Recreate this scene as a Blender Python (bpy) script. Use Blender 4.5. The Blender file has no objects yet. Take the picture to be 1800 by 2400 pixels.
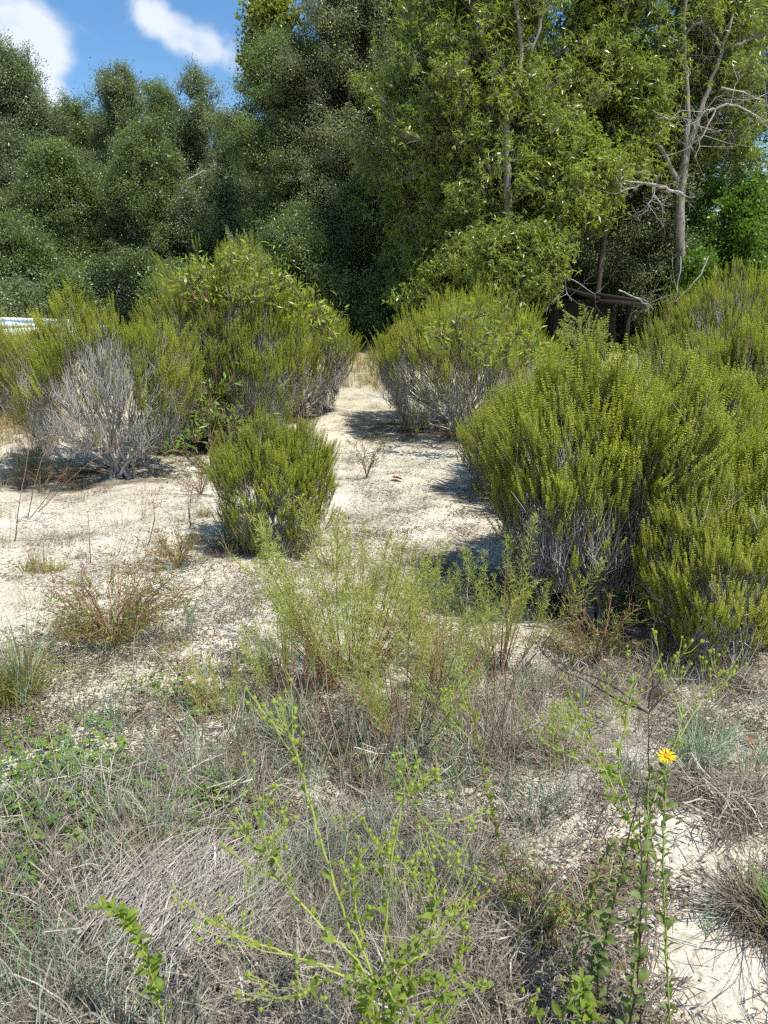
import bpy, math, random
import numpy as np
from math import radians, pi, sin, cos, tan, atan2, sqrt
from mathutils import Vector, Matrix

S = bpy.context.scene
COL = S.collection
R = np.random.RandomState

# ------------------------------------------------------------------ camera
FPX, PW, PH = 1714.0, 1800.0, 2400.0
CAM_H, PITCH = 1.6, radians(16.3)
cam_data = bpy.data.cameras.new('camera')
cam = bpy.data.objects.new('camera', cam_data)
COL.objects.link(cam)
cam.location = (0, 0, CAM_H)
cam.rotation_euler = (radians(90) - PITCH, 0, 0)
cam_data.sensor_fit = 'VERTICAL'
cam_data.sensor_height = 36
cam_data.lens = 36 * FPX / PH
cam_data.clip_start = 0.05
cam_data.clip_end = 800
cam_data.dof.use_dof = True
cam_data.dof.focus_distance = 4.2
cam_data.dof.aperture_fstop = 9.0
S.camera = cam

# ------------------------------------------------------------------ light, sky, exposure
SUN_EL, SUN_AZ = radians(62), radians(-38)      # azimuth of the direction to the sun, measured from +X towards +Y
sd = Vector((cos(SUN_EL) * cos(SUN_AZ), cos(SUN_EL) * sin(SUN_AZ), sin(SUN_EL)))
sun_data = bpy.data.lights.new('sun', 'SUN')
sun_data.energy = 4.9
sun_data.angle = radians(0.53)
sun_data.color = (1.0, 0.955, 0.88)
sun = bpy.data.objects.new('sun', sun_data)
COL.objects.link(sun)
sun.location = (0, 0, 30)
sun.rotation_euler = (-sd).to_track_quat('-Z', 'Y').to_euler()

world = bpy.data.worlds.new('World')
S.world = world
world.use_nodes = True
wn, wl = world.node_tree.nodes, world.node_tree.links
wn.clear()
wo = wn.new('ShaderNodeOutputWorld')
bg = wn.new('ShaderNodeBackground')
bg.inputs['Strength'].default_value = 0.14
sky = wn.new('ShaderNodeTexSky')
sky.sky_type = 'NISHITA'
sky.sun_disc = False
sky.sun_elevation = SUN_EL
sky.sun_rotation = pi / 2 - SUN_AZ
sky.air_density = 1.0
sky.dust_density = 0.6
sky.ozone_density = 2.0
tc = wn.new('ShaderNodeTexCoord')
# wispy clouds: two soft masks round cloud directions, broken up by noise
def wmath(op, a, b=None, c=None):
    n = wn.new('ShaderNodeMath'); n.operation = op
    for i, v in enumerate((a, b, c)):
        if v is None: continue
        if isinstance(v, (int, float)): n.inputs[i].default_value = v
        else: wl.new(v, n.inputs[i])
    return n.outputs[0]
def pxdir(px, py):
    u, v = (px - PW / 2) / FPX, (PH / 2 - py) / FPX
    return Vector((u, cos(PITCH) + v * sin(PITCH), -sin(PITCH) + v * cos(PITCH)))
nz = wn.new('ShaderNodeTexNoise'); nz.inputs['Scale'].default_value = 9; nz.inputs['Detail'].default_value = 8
nz.inputs['Roughness'].default_value = 0.6; nz.inputs['Distortion'].default_value = 0.3
wl.new(tc.outputs['Generated'], nz.inputs['Vector'])
nb = wn.new('ShaderNodeTexNoise'); nb.inputs['Scale'].default_value = 2.2; nb.inputs['Detail'].default_value = 4
wl.new(tc.outputs['Generated'], nb.inputs['Vector'])
mask = None
for px, py, rad, amp in ((20, 50, .075, .95), (100, 90, .04, .6), (60, 130, .045, .6), (190, 60, .04, .3), (235, 70, .03, .2),
                         (330, 15, .035, .8), (385, 65, .035, .95), (450, 100, .035, 1.0), (510, 125, .035, .9), (580, 150, .03, .4),
                         (120, 245, .03, .9), (690, 10, .02, .3), (100, 320, .03, .6), (1240, 560, .05, .8), (900, -500, .2, .8), (2600, 100, .3, .8), (-800, 0, .35, .8)):
    d = pxdir(px, py).normalized()
    vm = wn.new('ShaderNodeVectorMath'); vm.operation = 'DISTANCE'
    wl.new(tc.outputs['Generated'], vm.inputs[0]); vm.inputs[1].default_value = d
    g = wmath('SUBTRACT', 1.0, wmath('DIVIDE', vm.outputs['Value'], rad))
    g = wmath('MULTIPLY', wmath('MAXIMUM', g, 0.0), amp)
    mask = g if mask is None else wmath('ADD', mask, g)
m2 = wmath('MULTIPLY', wmath('MINIMUM', mask, 1.0), 1.0)
m3 = wmath('ADD', m2, wmath('MULTIPLY', wmath('SUBTRACT', nz.outputs['Fac'], .5), 2.3))
gate = wmath('MINIMUM', wmath('MULTIPLY', m2, 5.0), 1.0)
m4 = wn.new('ShaderNodeMapRange'); m4.interpolation_type = 'SMOOTHSTEP'
m4.inputs['From Min'].default_value = .16; m4.inputs['From Max'].default_value = .95
wl.new(m3, m4.inputs['Value'])
cf = wmath('MULTIPLY', wmath('MULTIPLY', m4.outputs[0], gate), .93)
hs = wn.new('ShaderNodeHueSaturation'); hs.inputs['Saturation'].default_value = 1.25; hs.inputs['Value'].default_value = .95
wl.new(sky.outputs[0], hs.inputs['Color'])
mx = wn.new('ShaderNodeMix'); mx.data_type = 'RGBA'
wl.new(cf, mx.inputs[0]); wl.new(hs.outputs[0], mx.inputs[6]); mx.inputs[7].default_value = (5.0, 5.3, 5.8, 1)
wl.new(mx.outputs[2], bg.inputs['Color']); wl.new(bg.outputs[0], wo.inputs['Surface'])

S.view_settings.view_transform = 'Standard'
S.view_settings.look = 'None'
S.view_settings.gamma = 1.0
S.view_settings.use_curve_mapping = False
S.view_settings.exposure = 0.4
S.render.engine = 'CYCLES'
S.cycles.max_bounces = 4
S.cycles.diffuse_bounces = 3
S.cycles.glossy_bounces = 2
S.cycles.transmission_bounces = 3
S.cycles.transparent_max_bounces = 4
S.cycles.use_denoising = False
S.cycles.use_adaptive_sampling = True
S.cycles.adaptive_threshold = 0.03
S.cycles.sample_clamp_indirect = 4.0
S.cycles.sample_clamp_direct = 6.0
S.cycles.pixel_filter_type = 'BLACKMAN_HARRIS'
S.cycles.filter_width = 1.3

# ------------------------------------------------------------------ placing by line of sight
def zg(x, y):
    x = np.asarray(x, float); y = np.asarray(y, float)
    return (0.035 * np.sin(x * 1.3 + .5) * np.cos(y * .9) + .02 * np.sin(x * 3.1 + y * 2.3) + .012 * np.sin(y * 5.2 - x * 4.1)) * np.clip(y / 3, .3, 1) + .042 * (np.sqrt((y - 7.5) ** 2 + 4) + (y - 7.5)) / 2 * np.clip((60 - y) / 40, 0, 1)
def gnd(px, py, z=0.0):
    d = pxdir(px, py); t = (z - CAM_H) / d.z
    for _ in range(12):
        t = .5 * t + .5 * (z + float(zg(d.x * t, d.y * t)) - CAM_H) / d.z
    return Vector((d.x * t, d.y * t, z + float(zg(d.x * t, d.y * t))))
def at(px, py, Y):
    d = pxdir(px, py); t = Y / d.y
    return Vector((d.x * t, Y, CAM_H + d.z * t))
def topix(x, y, z=0.0):
    dy, dz = y, z - CAM_H
    fw = dy * cos(PITCH) - dz * sin(PITCH)
    up = dy * sin(PITCH) + dz * cos(PITCH)
    return PW / 2 + FPX * x / fw, PH / 2 - FPX * up / fw

# ------------------------------------------------------------------ materials
def nodemat(name):
    m = bpy.data.materials.new(name); m.use_nodes = True
    nt = m.node_tree; nt.nodes.clear()
    o = nt.nodes.new('ShaderNodeOutputMaterial')
    return m, nt, nt.nodes, nt.links, o
def leaf_mat(name, c1, c2, c3=None, rough=.42, spec=.5, trans=.3, tcol=None):
    """c1..c2 across the per-spray tint, per-leaf variation from a face attribute, thin translucent blade"""
    m, nt, n, l, o = nodemat(name)
    ti = n.new('ShaderNodeAttribute'); ti.attribute_type = 'INSTANCER'; ti.attribute_name = 'tint'
    lf = n.new('ShaderNodeAttribute'); lf.attribute_name = 'lv'
    mix = n.new('ShaderNodeMath'); mix.operation = 'MULTIPLY_ADD'
    l.new(lf.outputs['Fac'], mix.inputs[0]); mix.inputs[1].default_value = .55; l.new(ti.outputs['Fac'], mix.inputs[2])
    sc = n.new('ShaderNodeMath'); sc.operation = 'MULTIPLY'; l.new(mix.outputs[0], sc.inputs[0]); sc.inputs[1].default_value = .66
    cr = n.new('ShaderNodeValToRGB'); l.new(sc.outputs[0], cr.inputs[0])
    cr.color_ramp.elements[0].color = (*c1, 1); cr.color_ramp.elements[1].color = (*(c3 or c2), 1)
    if c3:
        e = cr.color_ramp.elements.new(.72); e.color = (*c2, 1)
    p = n.new('ShaderNodeBsdfPrincipled'); p.inputs['Roughness'].default_value = rough
    p.inputs['Specular IOR Level'].default_value = spec
    t = n.new('ShaderNodeBsdfTranslucent')
    l.new(cr.outputs[0], p.inputs['Base Color'])
    tm = n.new('ShaderNodeMix'); tm.data_type = 'RGBA'; tm.blend_type = 'MULTIPLY'; tm.inputs[0].default_value = 1
    l.new(cr.outputs[0], tm.inputs[6]); tm.inputs[7].default_value = (*(tcol or (1.6, 1.75, .7)), 1)
    l.new(tm.outputs[2], t.inputs['Color'])
    ms = n.new('ShaderNodeMixShader'); ms.inputs[0].default_value = trans
    l.new(p.outputs[0], ms.inputs[1]); l.new(t.outputs[0], ms.inputs[2]); l.new(ms.outputs[0], o.inputs['Surface'])
    return m
def bark_mat(name, c1, c2, scale=30, rough=.85, spec=.25, stretch=.25, bump=.4):
    m, nt, n, l, o = nodemat(name)
    g = n.new('ShaderNodeTexCoord'); mp = n.new('ShaderNodeMapping'); mp.inputs['Scale'].default_value = (1, 1, stretch)
    l.new(g.outputs['Object'], mp.inputs[0])
    nz = n.new('ShaderNodeTexNoise'); nz.inputs['Scale'].default_value = scale; nz.inputs['Detail'].default_value = 5; nz.inputs['Roughness'].default_value = .7
    l.new(mp.outputs[0], nz.inputs['Vector'])
    cr = n.new('ShaderNodeValToRGB'); l.new(nz.outputs[0], cr.inputs[0])
    cr.color_ramp.elements[0].position = .32; cr.color_ramp.elements[1].position = .68
    cr.color_ramp.elements[0].color = (*c1, 1); cr.color_ramp.elements[1].color = (*c2, 1)
    p = n.new('ShaderNodeBsdfPrincipled'); p.inputs['Roughness'].default_value = rough; p.inputs['Specular IOR Level'].default_value = spec
    l.new(cr.outputs[0], p.inputs['Base Color'])
    if bump:
        b = n.new('ShaderNodeBump'); b.inputs['Strength'].default_value = bump; b.inputs['Distance'].default_value = .01
        l.new(nz.outputs[0], b.inputs['Height']); l.new(b.outputs[0], p.inputs['Normal'])
    l.new(p.outputs[0], o.inputs['Surface'])
    return m
M = {}
M['rosemary'] = leaf_mat('rosemary_needles', (.18, .225, .02), (.40, .42, .04), (.6, .54, .07), rough=.5, spec=.4, trans=.42)
M['twig'] = bark_mat('rosemary_twigs', (.2, .18, .155), (.55, .52, .47), 60, bump=0)
M['twig_dark'] = bark_mat('shoot_bark', (.11, .085, .05), (.26, .2, .12), 60, bump=0)
M['oak_small'] = leaf_mat('small_oak_leaves', (.085, .13, .045), (.21, .27, .09), (.36, .41, .16), rough=.4, spec=.6, trans=.4)
M['oak_grey'] = leaf_mat('grey_green_leaves', (.1, .135, .07), (.25, .295, .155), (.42, .45, .26), rough=.4, spec=.6, trans=.38)
M['oak_narrow'] = leaf_mat('narrow_oak_leaves', (.13, .185, .035), (.27, .32, .065), (.48, .46, .15), rough=.34, spec=.7, trans=.4)
M['gum'] = leaf_mat('yellowing_leaves', (.12, .17, .03), (.27, .28, .05), (.44, .32, .06), rough=.4, spec=.5, trans=.35)
M['bright'] = leaf_mat('bright_green_leaves', (.07, .14, .018), (.15, .26, .03), (.26, .34, .05), rough=.4, spec=.45, trans=.35)
M['dark'] = leaf_mat('dark_leaves', (.02, .04, .014), (.045, .075, .026), (.08, .12, .045), rough=.4, spec=.5, trans=.15)
M['pine'] = leaf_mat('pine_needles', (.05, .09, .035), (.11, .16, .06), rough=.5, spec=.4, trans=.15)
M['feather'] = leaf_mat('feathery_leaves', (.27, .32, .075), (.44, .44, .13), (.56, .49, .2), rough=.55, spec=.35, trans=.35)
M['aster'] = leaf_mat('aster_leaves', (.17, .23, .04), (.29, .36, .06), (.42, .45, .1), rough=.55, spec=.3, trans=.42)
M['aster_grey'] = leaf_mat('grey_green_aster_leaves', (.12, .16, .05), (.2, .25, .07), (.32, .34, .11), rough=.55, spec=.35, trans=.25)
M['aster_stem'] = bark_mat('aster_stems', (.2, .26, .05), (.38, .43, .09), 80, rough=.6, bump=0)
M['bud'] = leaf_mat('bud_bracts', (.3, .38, .06), (.48, .54, .13), rough=.5, spec=.35, trans=.3)
M['petal'] = leaf_mat('yellow_petals', (.75, .55, .01), (.85, .66, .015), rough=.5, spec=.3, trans=.3, tcol=(1.1, 1.1, .5))
M['disc'] = bark_mat('orange_disc', (.55, .26, .01), (.7, .42, .02), 400, bump=0)
M['straw'] = leaf_mat('dry_straw', (.1, .08, .055), (.45, .4, .31), (.85, .81, .72), rough=.6, spec=.3, trans=.2, tcol=(1.1, 1, .8))
M['greystraw'] = leaf_mat('grey_straw', (.13, .11, .09), (.5, .46, .4), (.85, .82, .74), rough=.6, spec=.3, trans=.15, tcol=(1.1, 1, .8))
M['bluegrass'] = leaf_mat('blue_green_grass', (.14, .22, .13), (.34, .44, .3), (.56, .6, .42), rough=.5, spec=.35, trans=.3, tcol=(1.2, 1.4, .9))
M['tangrass'] = leaf_mat('tan_grass', (.22, .17, .07), (.38, .31, .14), (.42, .4, .18), rough=.6, spec=.3, trans=.3, tcol=(1.2, 1.1, .7))
M['sapling'] = leaf_mat('yellow_green_leaves', (.14, .22, .03), (.32, .4, .05), (.5, .52, .09), rough=.38, spec=.6, trans=.4)
M['clover'] = leaf_mat('ground_leaves', (.08, .15, .025), (.17, .27, .04), (.32, .36, .06), rough=.45, spec=.4, trans=.3)
M['reddish'] = leaf_mat('reddish_leaves', (.17, .22, .045), (.31, .32, .07), (.45, .26, .08), rough=.45, spec=.4, trans=.3, tcol=(1.3, 1.1, .6))
M['litter'] = leaf_mat('litter', (.07, .05, .035), (.2, .16, .11), (.38, .32, .24), rough=.8, spec=.15, trans=0.0)
M['moss'] = leaf_mat('moss_bits', (.1, .11, .035), (.22, .22, .08), (.33, .31, .15), rough=.8, spec=.15, trans=.1)
M['oak_bark'] = bark_mat('oak_bark', (.1, .09, .07), (.36, .33, .28), 9, stretch=.4)
M['dark_bark'] = bark_mat('dark_bark', (.045, .038, .03), (.15, .13, .105), 10)
M['dead_wood'] = bark_mat('dead_wood', (.2, .18, .15), (.5, .47, .42), 14, bump=.2)
M['red_stem'] = bark_mat('red_stems', (.2, .08, .05), (.36, .2, .13), 50, bump=0)
M['black_stem'] = bark_mat('black_stems', (.02, .016, .014), (.1, .08, .06), 120, bump=0)
M['tan_stem'] = bark_mat('tan_stems', (.25, .2, .13), (.5, .43, .32), 60, bump=0)
M['deadleaf'] = bark_mat('dead_leaf', (.16, .05, .02), (.36, .13, .05), 60, rough=.5, bump=0)
M['boat_white'] = bark_mat('white_hull', (.68, .68, .67), (.8, .8, .79), 4, rough=.35, spec=.5, stretch=1, bump=0)
M['boat_blue'] = bark_mat('blue_hull', (.08, .27, .5), (.13, .36, .6), 5, rough=.4, spec=.5, stretch=1, bump=0)
M['boat_red'] = bark_mat('red_line', (.35, .05, .06), (.45, .08, .08), 5, rough=.4, stretch=1, bump=0)
M['black'] = bark_mat('black_sheet', (.012, .012, .012), (.035, .034, .032), 6, rough=.6, stretch=1, bump=0)
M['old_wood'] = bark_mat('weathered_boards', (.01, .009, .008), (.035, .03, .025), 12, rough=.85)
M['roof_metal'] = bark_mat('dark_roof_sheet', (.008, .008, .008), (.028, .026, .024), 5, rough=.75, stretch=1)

# ------------------------------------------------------------------ meshes
def mesh_from(name, V, F, mats, fmat=None, lv=None, smooth=False, extra=None):
    """V (n,3); F list of int arrays (m,k); fmat list of material indices per F block or per-face arrays"""
    me = bpy.data.meshes.new(name)
    V = np.asarray(V, np.float32)
    me.vertices.add(len(V)); me.vertices.foreach_set('co', V.ravel())
    F = [np.asarray(f, np.int32) for f in F if len(f)]
    if F:
        tot = np.concatenate([np.full(len(f), f.shape[1], np.int32) for f in F])
        idx = np.concatenate([f.ravel() for f in F])
        me.loops.add(len(idx)); me.loops.foreach_set('vertex_index', idx)
        me.polygons.add(len(tot))
        me.polygons.foreach_set('loop_start', np.concatenate([[0], np.cumsum(tot)[:-1]]).astype(np.int32))
        me.polygons.foreach_set('loop_total', tot)
        if fmat is not None:
            me.polygons.foreach_set('material_index', np.asarray(fmat, np.int32))
        if smooth: me.polygons.foreach_set('use_smooth', np.ones(len(tot), bool))
    for m in mats: me.materials.append(m)
    if lv is not None:
        a = me.attributes.new('lv', 'FLOAT', 'FACE'); a.data.foreach_set('value', np.asarray(lv, np.float32))
    me.update(calc_edges=True)
    return me

class Geo:
    """collects verts and quads; each block with a material index and a per-face value"""
    def __init__(s): s.V = []; s.Q = []; s.m = []; s.lv = []; s.n = 0
    def quads(s, V, Q, mi=0, lv=0.0):
        V = np.asarray(V, float).reshape(-1, 3); Q = np.asarray(Q, int).reshape(-1, 4)
        s.V.append(V); s.Q.append(Q + s.n); s.n += len(V)
        s.m.append(np.full(len(Q), mi)); s.lv.append(np.broadcast_to(np.asarray(lv, float), (len(Q),)).copy())
    def tube(s, P, rad, k=4, mi=0, lv=0.0, cap=False):
        P = np.asarray([tuple(p) for p in P], float); n = len(P)
        rad = np.broadcast_to(np.asarray(rad, float), (n,))
        T = np.gradient(P, axis=0); T /= (np.linalg.norm(T, axis=1)[:, None] + 1e-9)
        ref = np.array([0.31, 0.22, 1.0]) if abs(T[0][2]) < .8 else np.array([1.0, .2, .1])
        A = np.cross(T, ref); A /= (np.linalg.norm(A, axis=1)[:, None] + 1e-9); B = np.cross(T, A)
        th = np.arange(k) * 2 * pi / k
        ring = P[:, None, :] + rad[:, None, None] * (np.cos(th)[None, :, None] * A[:, None, :] + np.sin(th)[None, :, None] * B[:, None, :])
        i = np.arange(n - 1)[:, None] * k; j = np.arange(k)[None, :]
        Q = np.stack([i + j, i + (j + 1) % k, i + k + (j + 1) % k, i + k + j], -1).reshape(-1, 4)
        s.quads(ring.reshape(-1, 3), Q, mi, lv)
    def leaves(s, P, D, L, W, rg, mi=0, lv=None, droop=0.0, up=None, fold=0.0):
        """diamond blades at P pointing along D"""
        P = np.asarray(P, float).reshape(-1, 3); n = len(P)
        D = np.asarray(D, float).reshape(-1, 3); D = D / (np.linalg.norm(D, axis=1)[:, None] + 1e-9)
        L = np.broadcast_to(L, (n,)); W = np.broadcast_to(W, (n,))
        rv = rg.normal(size=(n, 3)) if up is None else np.asarray(up) + rg.normal(size=(n, 3)) * .35
        A = np.cross(D, rv); A /= (np.linalg.norm(A, axis=1)[:, None] + 1e-9)
        N = np.cross(A, D)
        tip = P + D * L[:, None]; tip[:, 2] -= droop * L
        mid = P + D * (L * .45)[:, None]
        a = mid + A * (W * .5)[:, None] + N * (W * fold)[:, None]; b = mid - A * (W * .5)[:, None] + N * (W * fold)[:, None]
        V = np.stack([P, a, tip, b], 1).reshape(-1, 3)
        Q = np.arange(n * 4).reshape(n, 4)
        if lv is None: lv = rg.rand(n)
        s.quads(V, Q, mi, lv)
    def box(s, c, size, rot=None, mi=0, lv=0.0):
        x, y, z = np.array(size) / 2
        V = np.array([[a * x, b * y, d * z] for a in (-1, 1) for b in (-1, 1) for d in (-1, 1)])
        if rot is not None: V = V @ np.array(rot).T
        Q = [[0, 1, 3, 2], [4, 6, 7, 5], [0, 4, 5, 1], [2, 3, 7, 6], [0, 2, 6, 4], [1, 5, 7, 3]]
        s.quads(V + np.array(c), Q, mi, lv)
    def arrays(s): return np.concatenate(s.V), np.concatenate(s.Q), np.concatenate(s.m), np.concatenate(s.lv)
    def mesh(s, name, mats, smooth=False):
        V, Q, m, lv = s.arrays()
        return mesh_from(name, V, [Q], mats, m, lv, smooth)

def link(name, data, parent=None, loc=None):
    o = bpy.data.objects.new(name, data); COL.objects.link(o)
    if parent: o.parent = parent
    if loc is not None: o.location = loc
    return o
def thing(name, label, cat, loc, group=None):
    o = bpy.data.objects.new(name, None); COL.objects.link(o); o.location = loc; o.empty_display_size = .2
    o['label'] = label; o['category'] = cat
    if group: o['group'] = group
    return o
def tag(o, label=None, cat=None, group=None, kind=None):
    if label: o['label'] = label
    if cat: o['category'] = cat
    if group: o['group'] = group
    if kind: o['kind'] = kind
    return o

# one node group: the mesh carries a few source sprays and the points they are set on
def scatter_group():
    ng = bpy.data.node_groups.new('set_sprays_on_points', 'GeometryNodeTree')
    ng.interface.new_socket('Geometry', in_out='INPUT', socket_type='NodeSocketGeometry')
    ng.interface.new_socket('Geometry', in_out='OUTPUT', socket_type='NodeSocketGeometry')
    n, l = ng.nodes, ng.links
    gi, go = n.new('NodeGroupInput'), n.new('NodeGroupOutput')
    def na(name, t):
        a = n.new('GeometryNodeInputNamedAttribute'); a.data_type = t; a.inputs['Name'].default_value = name
        return [o for o in a.outputs if o.enabled and o.name == 'Attribute'][0]
    sep = n.new('GeometryNodeSeparateGeometry'); sep.domain = 'POINT'
    l.new(gi.outputs[0], sep.inputs['Geometry']); l.new(na('pt', 'BOOLEAN'), sep.inputs['Selection'])
    sp = n.new('GeometryNodeSplitToInstances'); sp.domain = 'FACE'
    l.new(sep.outputs['Inverted'], sp.inputs['Geometry']); l.new(na('fv', 'INT'), sp.inputs['Group ID'])
    ip = n.new('GeometryNodeInstanceOnPoints')
    l.new(sep.outputs['Selection'], ip.inputs['Points']); l.new(sp.outputs['Instances'], ip.inputs['Instance'])
    ip.inputs['Pick Instance'].default_value = True
    l.new(na('idx', 'INT'), ip.inputs['Instance Index'])
    er = n.new('FunctionNodeEulerToRotation'); l.new(na('rot', 'FLOAT_VECTOR'), er.inputs[0]); l.new(er.outputs[0], ip.inputs['Rotation'])
    l.new(na('scl', 'FLOAT_VECTOR'), ip.inputs['Scale'])
    l.new(ip.outputs[0], go.inputs[0])
    return ng
SCATTER = scatter_group()

def scattered(name, sprays, mats, P, rot, scl, tint, rg, parent=None, idx=None):
    """sprays: list of arrays() tuples. P points (n,3), rot euler (n,3), scl (n,) or (n,3), tint (n,)"""
    n = len(P)
    scl = np.asarray(scl, float)
    if scl.ndim == 1: scl = np.repeat(scl[:, None], 3, 1)
    Vs, Qs, ms, lvs, fv = [], [], [], [], []
    o = 0
    for k, (V, Q, m, lv) in enumerate(sprays):
        Vs.append(V); Qs.append(Q + o); ms.append(m); lvs.append(lv); fv.append(np.full(len(Q), k)); o += len(V)
    V = np.concatenate(Vs + [np.asarray(P, float)])
    me = mesh_from(name, V, [np.concatenate(Qs)], mats, np.concatenate(ms), np.concatenate(lvs))
    def att(nm, t, dom, prop, arr):
        a = me.attributes.new(nm, t, dom); a.data.foreach_set(prop, arr)
    z = np.zeros(o)
    if idx is None: idx = rg.randint(0, len(sprays), n)
    att('fv', 'INT', 'FACE', 'value', np.concatenate(fv).astype(np.int32))
    att('pt', 'BOOLEAN', 'POINT', 'value', np.concatenate([z, np.ones(n)]).astype(bool))
    att('idx', 'INT', 'POINT', 'value', np.concatenate([z, idx]).astype(np.int32))
    att('rot', 'FLOAT_VECTOR', 'POINT', 'vector', np.concatenate([np.zeros((o, 3)), rot]).astype(np.float32).ravel())
    att('scl', 'FLOAT_VECTOR', 'POINT', 'vector', np.concatenate([np.zeros((o, 3)), scl]).astype(np.float32).ravel())
    att('tint', 'FLOAT', 'POINT', 'value', np.concatenate([z, tint]).astype(np.float32))
    ob = link(name, me, parent)
    if parent: ob['kind'] = 'stuff'
    md = ob.modifiers.new('sprays', 'NODES'); md.node_group = SCATTER
    return ob

def aim(D, rg, spin=True):
    """euler angles that take +Z to D with a random spin"""
    D = np.asarray(D, float); D = D / (np.linalg.norm(D, axis=1)[:, None] + 1e-9)
    n = len(D); az = np.arctan2(D[:, 1], D[:, 0]); ti = np.arccos(np.clip(D[:, 2], -1, 1)); sp = rg.rand(n) * 2 * pi if spin else np.zeros(n)
    ca, sa, ct, st, cs, ss = np.cos(az), np.sin(az), np.cos(ti), np.sin(ti), np.cos(sp), np.sin(sp)
    M00 = ca * ct * cs - sa * ss; M10 = sa * ct * cs + ca * ss; M20 = -st * cs
    M21 = st * ss; M22 = ct
    return np.stack([np.arctan2(M21, M22), np.arcsin(np.clip(-M20, -1, 1)), np.arctan2(M10, M00)], 1)

def kmeans(P, k, rg, it=4):
    k = min(k, len(P)); C = P[rg.choice(len(P), k, replace=False)]
    for _ in range(it):
        d = ((P[:, None] - C[None]) ** 2).sum(-1); a = d.argmin(1)
        for j in range(k):
            if (a == j).any(): C[j] = P[a == j].mean(0)
    return a, C

# ------------------------------------------------------------------ source sprays
def branchlet(seed, leafy=1.0, shoots=5, wh=20, need=4):
    """a forked rosemary twig, each fork ending in an upright shoot ringed with needles"""
    rg = R(seed); g = Geo()
    for k in range(shoots):
        a = rg.rand() * 2 * pi; r = .012 + .05 * rg.rand(); h0 = .0 + .05 * rg.rand(); L = .1 + .09 * rg.rand()
        b = np.array([r * cos(a), r * sin(a), h0 + .03]); tip = b + np.array([.25 * r * cos(a) + rg.normal() * .008, .25 * r * sin(a) + rg.normal() * .008, L])
        midp = (b + tip) / 2 + rg.normal(size=3) * .004
        g.tube([(0, 0, -.04), b * .55 + np.array([0, 0, -.01]), b, midp, tip], [.0022, .002, .0018, .0013, .0007], 3, 1, .5)
        t = np.linspace(.02, 1.02, wh); pos = b[None] * (1 - t)[:, None] ** 2 + 2 * midp[None] * (t * (1 - t))[:, None] + tip[None] * (t ** 2)[:, None]
        th = (np.arange(wh)[:, None] * .8 + np.arange(need)[None] * 2 * pi / need + rg.rand() * 6) + rg.normal(size=(wh, need)) * .2
        upz = .25 + .35 * t[:, None] ** 3 + rg.rand(wh, need) * .3
        D = np.stack([np.cos(th), np.sin(th), upz], -1).reshape(-1, 3)
        Pn = np.repeat(pos, need, 0)
        ll = .0155 * (1 - .35 * np.repeat(t, need) ** 4)
        g.leaves(Pn, D, ll, .0042, rg, 0, lv=np.clip(np.repeat(.1 + .6 * t, need) + rg.normal(size=len(Pn)) * .15, 0, 1), up=np.array([0, 0, 1.]))
    return g.arrays()
BRANCHLETS = [branchlet(10 + i, wh=14, need=5, shoots=4) for i in range(7)]

def oak_spray(seed, n=90, L=.062, W=.03, size=.5, cluster=0, twig=True, flat=.6):
    rg = R(seed); g = Geo()
    nt_ = 7
    for k in range(nt_):
        a = rg.rand() * 2 * pi; el = .45 + .95 * rg.rand()
        d = np.array([cos(a) * cos(el), sin(a) * cos(el), sin(el)]); ln = size * (.55 + .5 * rg.rand())
        e = d * ln + np.array([0, 0, -.1 * ln])
        if twig: g.tube([(0, 0, -.1 * size), d * ln * .5, e], [.006, .004, .002], 3, 1, .5)
        m = n // nt_
        if cluster:
            nc = max(1, m // cluster)
            for c in range(nc):
                t = .35 + .7 * (c + rg.rand()) / nc; p = d * ln * t + rg.normal(size=3) * size * .12
                dd = rg.normal(size=(cluster, 3)) + d[None] * .7; dd[:, 2] -= .15
                g.leaves(np.repeat(p[None], cluster, 0), dd, L * (.7 + .6 * rg.rand(cluster)), W * (.8 + .4 * rg.rand(cluster)), rg, 0, droop=.2, lv=np.clip(rg.rand() * .6 + rg.rand(cluster) * .4, 0, 1))
        else:
            t = .25 + .85 * rg.rand(m); P = d[None] * (ln * t)[:, None] + rg.normal(size=(m, 3)) * size * .16
            dd = rg.normal(size=(m, 3)) + d[None] * .6; dd[:, 2] -= .1
            up = rg.normal(size=(m, 3)); up[:, 2] += flat * 2
            g.leaves(P, dd, L * (.7 + .6 * rg.rand(m)), W * (.8 + .4 * rg.rand(m)), rg, 0, up=up, droop=.1)
    return g.arrays()
SP = {
 'oak_small': [oak_spray(50 + i, 98, .062, .033, .5, flat=.3) for i in range(6)],
 'oak_narrow': [oak_spray(70 + i, 84, .115, .034, .5, cluster=6) for i in range(6)],
 'gum': [oak_spray(80 + i, 63, .12, .095, .5) for i in range(4)],
 'bright': [oak_spray(90 + i, 77, .085, .05, .4) for i in range(4)],
 'shrub_leaf': [oak_spray(110 + i, 21, .075, .02, .2, cluster=0, flat=0) for i in range(4)],
}
def pine_spray(seed):
    rg = R(seed); g = Geo()
    for k in range(6):
        a = rg.rand() * 2 * pi; d = np.array([cos(a) * .7, sin(a) * .7, .7]); d /= np.linalg.norm(d)
        g.tube([(0, 0, 0), d * .25, d * .45], [.008, .006, .003], 3, 1, .5)
        m = 46; t = .25 + .3 * rg.rand(m); dd = rg.normal(size=(m, 3)) * .7 + d[None] * .9
        g.leaves(d[None] * t[:, None], dd, .2, .006, rg, 0, droop=.25)
    return g.arrays()
SP['pine'] = [pine_spray(130 + i) for i in range(3)]
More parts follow.
